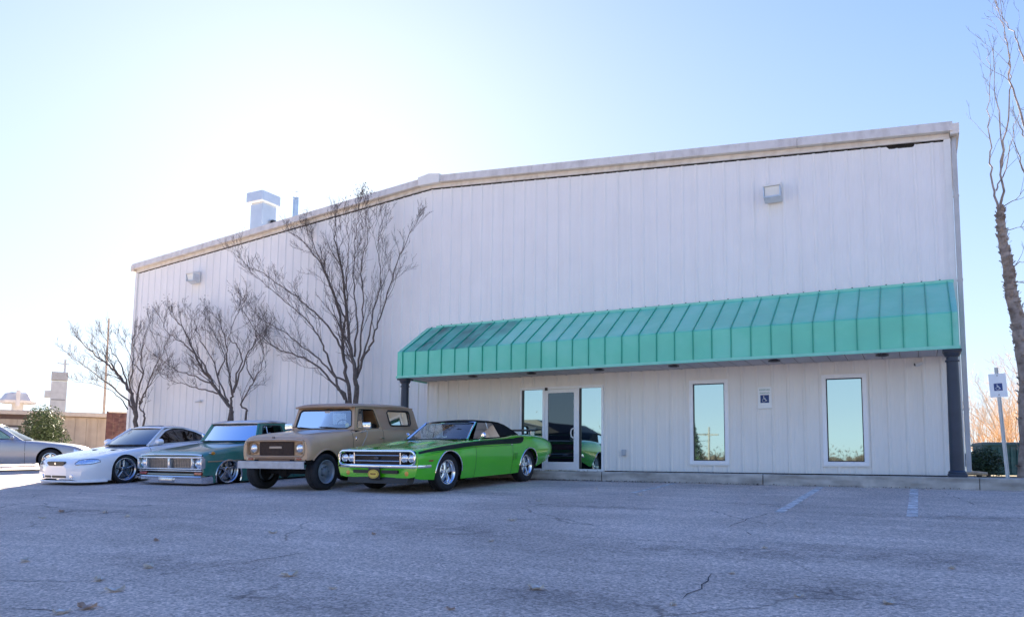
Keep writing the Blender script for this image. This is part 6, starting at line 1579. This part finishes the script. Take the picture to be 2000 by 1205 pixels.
mb = MB(); mb.tube([(0, 0, 0), tuple(b-Vector((a.x, a.y, -.1)))], [.10, .05], 8); mb.build("pole", mat("pole_wood", (.45, .36, .28), .8, var=.2), t, smooth=True)

# ------------------------------------------------------------------ behind the camera: what the windows mirror
dkb = mat("dark_shop_wall", (.006, .0065, .009), .7, var=.2)
t = thing("dark_shop", "dark low shop building across the road behind the viewer", "building", (-34, -54, -1.72))
MB().prism([(-12, 0), (10.5, 0), (10.5, 4.4), (5, 4.5), (1.5, 6.3), (-12, 6.4)], 'y', -8, 4).build("hall", dkb, t)
MB().bbox(-3.2, .2, 4.02, 4.12, 3.1, 4.3, .02).build("sign_board", sign_white, t); MB().bbox(3.2, 5.6, 4.02, 4.1, 2.2, 3.8, .02).build("window", mat("pale_shop_window", (.4, .4, .38), .2, var=.1), t)
tl_m = mat("winter_wood", (.035, .027, .022), .95, var=.4, vscale=.08)
rnd = random.Random(5); mb = MB()
for i in range(70000):
    x = rnd.uniform(-330, 130); y = -190+rnd.uniform(-22, 8); H = 9.5+2.5*math.sin(x*.05)+1.8*math.sin(x*.17+1); z = -1.7+abs(rnd.gauss(0, .45))*H*.8+rnd.random()*H*.3; s = rnd.uniform(.2, .6)
    a = Vector((rnd.gauss(0, 1), rnd.gauss(0, .5), rnd.gauss(0, 1.3))).normalized()*s; b = Vector((rnd.gauss(0, 1), rnd.gauss(0, .5), rnd.gauss(0, .6))).normalized()*s*.35; c = Vector((x, y, z)); mb.add([c-a, c+b, c+a, c-b], [(0, 1, 2, 3)])
G = [[], []]
for i in range(461):
    x = -330+i; h = (9.5+2.5*math.sin(x*.05)+1.8*math.sin(x*.17+1))*rnd.uniform(.72, .92); G[0].append((x, -196+rnd.uniform(-1, 1), -1.8)); G[1].append((x, -197+rnd.uniform(-1, 1), h-1.7))
mb.grid(G)
o = mb.build("far_woods", tl_m); o['kind'] = 'stuff'; o['label'] = "brown winter woods across the field"
r_ = random.Random(8); c = Vector((-29, -92, -1.7)); t = thing("evergreen_tree", "dark evergreen tree across the road behind the viewer", "tree", c)
mb = MB()
for i in range(2600):
    u = r_.random()**.8; rr_ = 2.6*(1-u)+.25; a = r_.uniform(0, 2*PI); q = Vector((math.cos(a)*rr_*r_.uniform(.3, 1), math.sin(a)*rr_*r_.uniform(.3, 1), 1+u*9)); A = Vector((r_.gauss(0, 1), r_.gauss(0, 1), -.5)).normalized()*.3; Bq = A.cross(Vector((r_.random(), r_.random(), 1))).normalized()*.12; mb.add([q-A, q+Bq, q+A, q-Bq], [(0, 1, 2, 3)])
mb.build("crown", leaf_d, t); MB().tube([(0, 0, 0), (0, 0, 9.5)], [.25, .03], 8).build("trunk", bark, t)
mat('grey_pole', (.12, .11, .10), .8, var=.2)
for x, y, lb in ((-19, -62, "grey wooden pole behind the viewer, farther from the dark shop"), (-46, -46, "grey wooden pole behind the viewer beside the dark shop")):
    t = thing("utility_pole", lb, "pole", (x, y, -1.72), group="poles across the road")
    MB().tube([(0, 0, 0), (.1, 0, 6.0)], [.12, .08], 8).build("pole", MATS["grey_pole"], t); MB().bbox(-1, 1, -.06, .06, 5.2, 5.32, .02).build("crossarm", MATS["grey_pole"], t)
for dz in (0, .7):
    mb = MB(); A, Bq = Vector((-19, -62, 3.65-dz)), Vector((-46, -46, 3.65-dz)); mb.tube([A.lerp(Bq, i/16)-Vector((0, 0, 1.1*4*(i/16)*(1-i/16))) for i in range(17)], .03, 4); tag(mb.build("wire", trim_blk), "upper sagging cable between the poles behind the viewer" if dz == 0 else "lower sagging cable between the poles behind the viewer", "cable", "cables across the road")

# ------------------------------------------------------------------ fallen leaves, cracks, bits on the asphalt
leafm = mat("dry_leaf", (.66, .60, .52), .8, var=.35, vscale=25); leafm2 = mat("dry_leaf_brown", (.48, .34, .25), .8, var=.35, vscale=25)
def lotpt(px, py):
    d = pixdir(px, py); t_ = (Z0+KS*EYE.y+MS*EYE.x-EYE.z)/(d.z-KS*d.y-MS*d.x); return EYE+d*t_
rl = random.Random(17)
for i, (px, py, s) in enumerate([(48, 1097, 1), (290, 1109, 1), (192, 1134, .9), (224, 1155, 1.1), (170, 1189, 1.1), (120, 1198, .9), (565, 1125, 1.1), (533, 1041, 1), (248, 1009, 1), (120, 1000, 1), (1047, 1151, 1.1), (1000, 1017, 1), (1493, 1070, .6), (1735, 1179, .8), (305, 1056, .7), (82, 1012, .8), (205, 1001, .9), (1250, 967, .8), (1315, 1181, .6), (730, 1044, .6), (960, 1057, .6), (1052, 978, .8), (1165, 955, .7), (650, 1150, .5), (880, 1190, .6), (1560, 1165, .6), (1860, 1110, .7), (1430, 1120, .6)]):
    p = lotpt(px, py); mb = MB(); L2 = .055*s; G = []
    n = 7
    for a in range(n):
        u = -1+2*a/(n-1); w_ = .62*(1-abs(u)**1.6)*(1.25 if a % 2 else .8)+.03; curl = .34*u*u+.15
        G.append([(u*L2, -w_*L2, L2*(curl+.28*rl.random())), (u*L2, -w_*L2*.4, L2*(curl*.5)), (u*L2, 0, L2*(.12+.2*u*u)), (u*L2, w_*L2*.4, L2*(curl*.5)), (u*L2, w_*L2, L2*(curl+.35*rl.random()))])
    mb.grid(G); mb.tube([(L2, 0, .3*L2), (1.5*L2, .1*L2, .1*L2)], .0018, 4)
    o = mb.build("fallen_leaf", leafm if i % 5 != 4 else leafm2, smooth=True); o.location = p+Vector((0, 0, .002)); o.rotation_euler = (0, 0, rl.uniform(0, 6.28)); tag(o, "dry curled brown leaf lying on the asphalt", "leaf", "dry leaves scattered on the lot")
for P_ in ([(0, 1133), (120, 1135), (210, 1133)], [(1130, 1048), (1190, 1052), (1330, 1058), (1420, 1062)], [(1420, 1030), (1465, 1012), (1500, 1003)], [(1448, 1034), (1470, 1046)], [(1842, 960), (1870, 972), (1905, 985), (1960, 997), (2010, 1003)], [(1330, 1170), (1365, 1150), (1390, 1120)], [(0, 1187), (90, 1192), (200, 1200)], [(230, 1140), (320, 1120), (480, 1098), (600, 1078)], [(690, 1014), (800, 1017), (905, 1020), (1000, 1015)], [(760, 1034), (850, 1042), (910, 1044), (990, 1035)]):
    crack([tuple(lotpt(*q))[:2] for q in P_], .010)

for i, (px, py, sx, sy) in enumerate([(860, 1034, 1.5, .7), (1750, 1088, 2.0, .6), (180, 1000, 1.9, .6), (1090, 1168, .8, .4), (1330, 1075, 1.4, .5), (350, 1100, 1.6, .5), (1480, 985, 1.2, .4), (1640, 1160, 1.0, .4), (620, 1180, .7, .35), (1200, 990, 1.5, .35), (1900, 1010, 1.2, .4), (930, 962, 1.6, .5), (600, 965, 1.5, .5)]):
    q = lotpt(px, py); stain(q.x, q.y, sx, sy, .0012+.0003*i)
# litter and moss gathered along the slab edge
litter = mat("leaf_litter", (.12, .09, .06), .95, var=.6, vscale=12); mb = MB(); rl = random.Random(29)
for i in range(1500):
    x = rl.choice([rl.uniform(-9.2, -4.2), rl.uniform(-9.2, .8), rl.gauss(-7.4, .7)]); y = -1.37-abs(rl.gauss(0, .045)); z = lot(x, y)+.004
    if rl.random() < .22: y = -1.30+rl.uniform(0, .1); z = .0
    a = rl.uniform(0, 6.28); s = rl.uniform(.008, .028); h = rl.uniform(.002, .03)
    mb.add([(x-s*math.cos(a), y-s*math.sin(a)*.5, z), (x+s*.4*math.sin(a), y-s*.4, z+h), (x+s*math.cos(a), y+s*math.sin(a)*.5, z+h*.3), (x-s*.3*math.sin(a), y+s*.3, z+h)], [(0, 1, 2, 3)])
o = mb.build("leaf_litter", litter); o['kind'] = 'stuff'; o['label'] = "dark leaf litter along the slab edge"
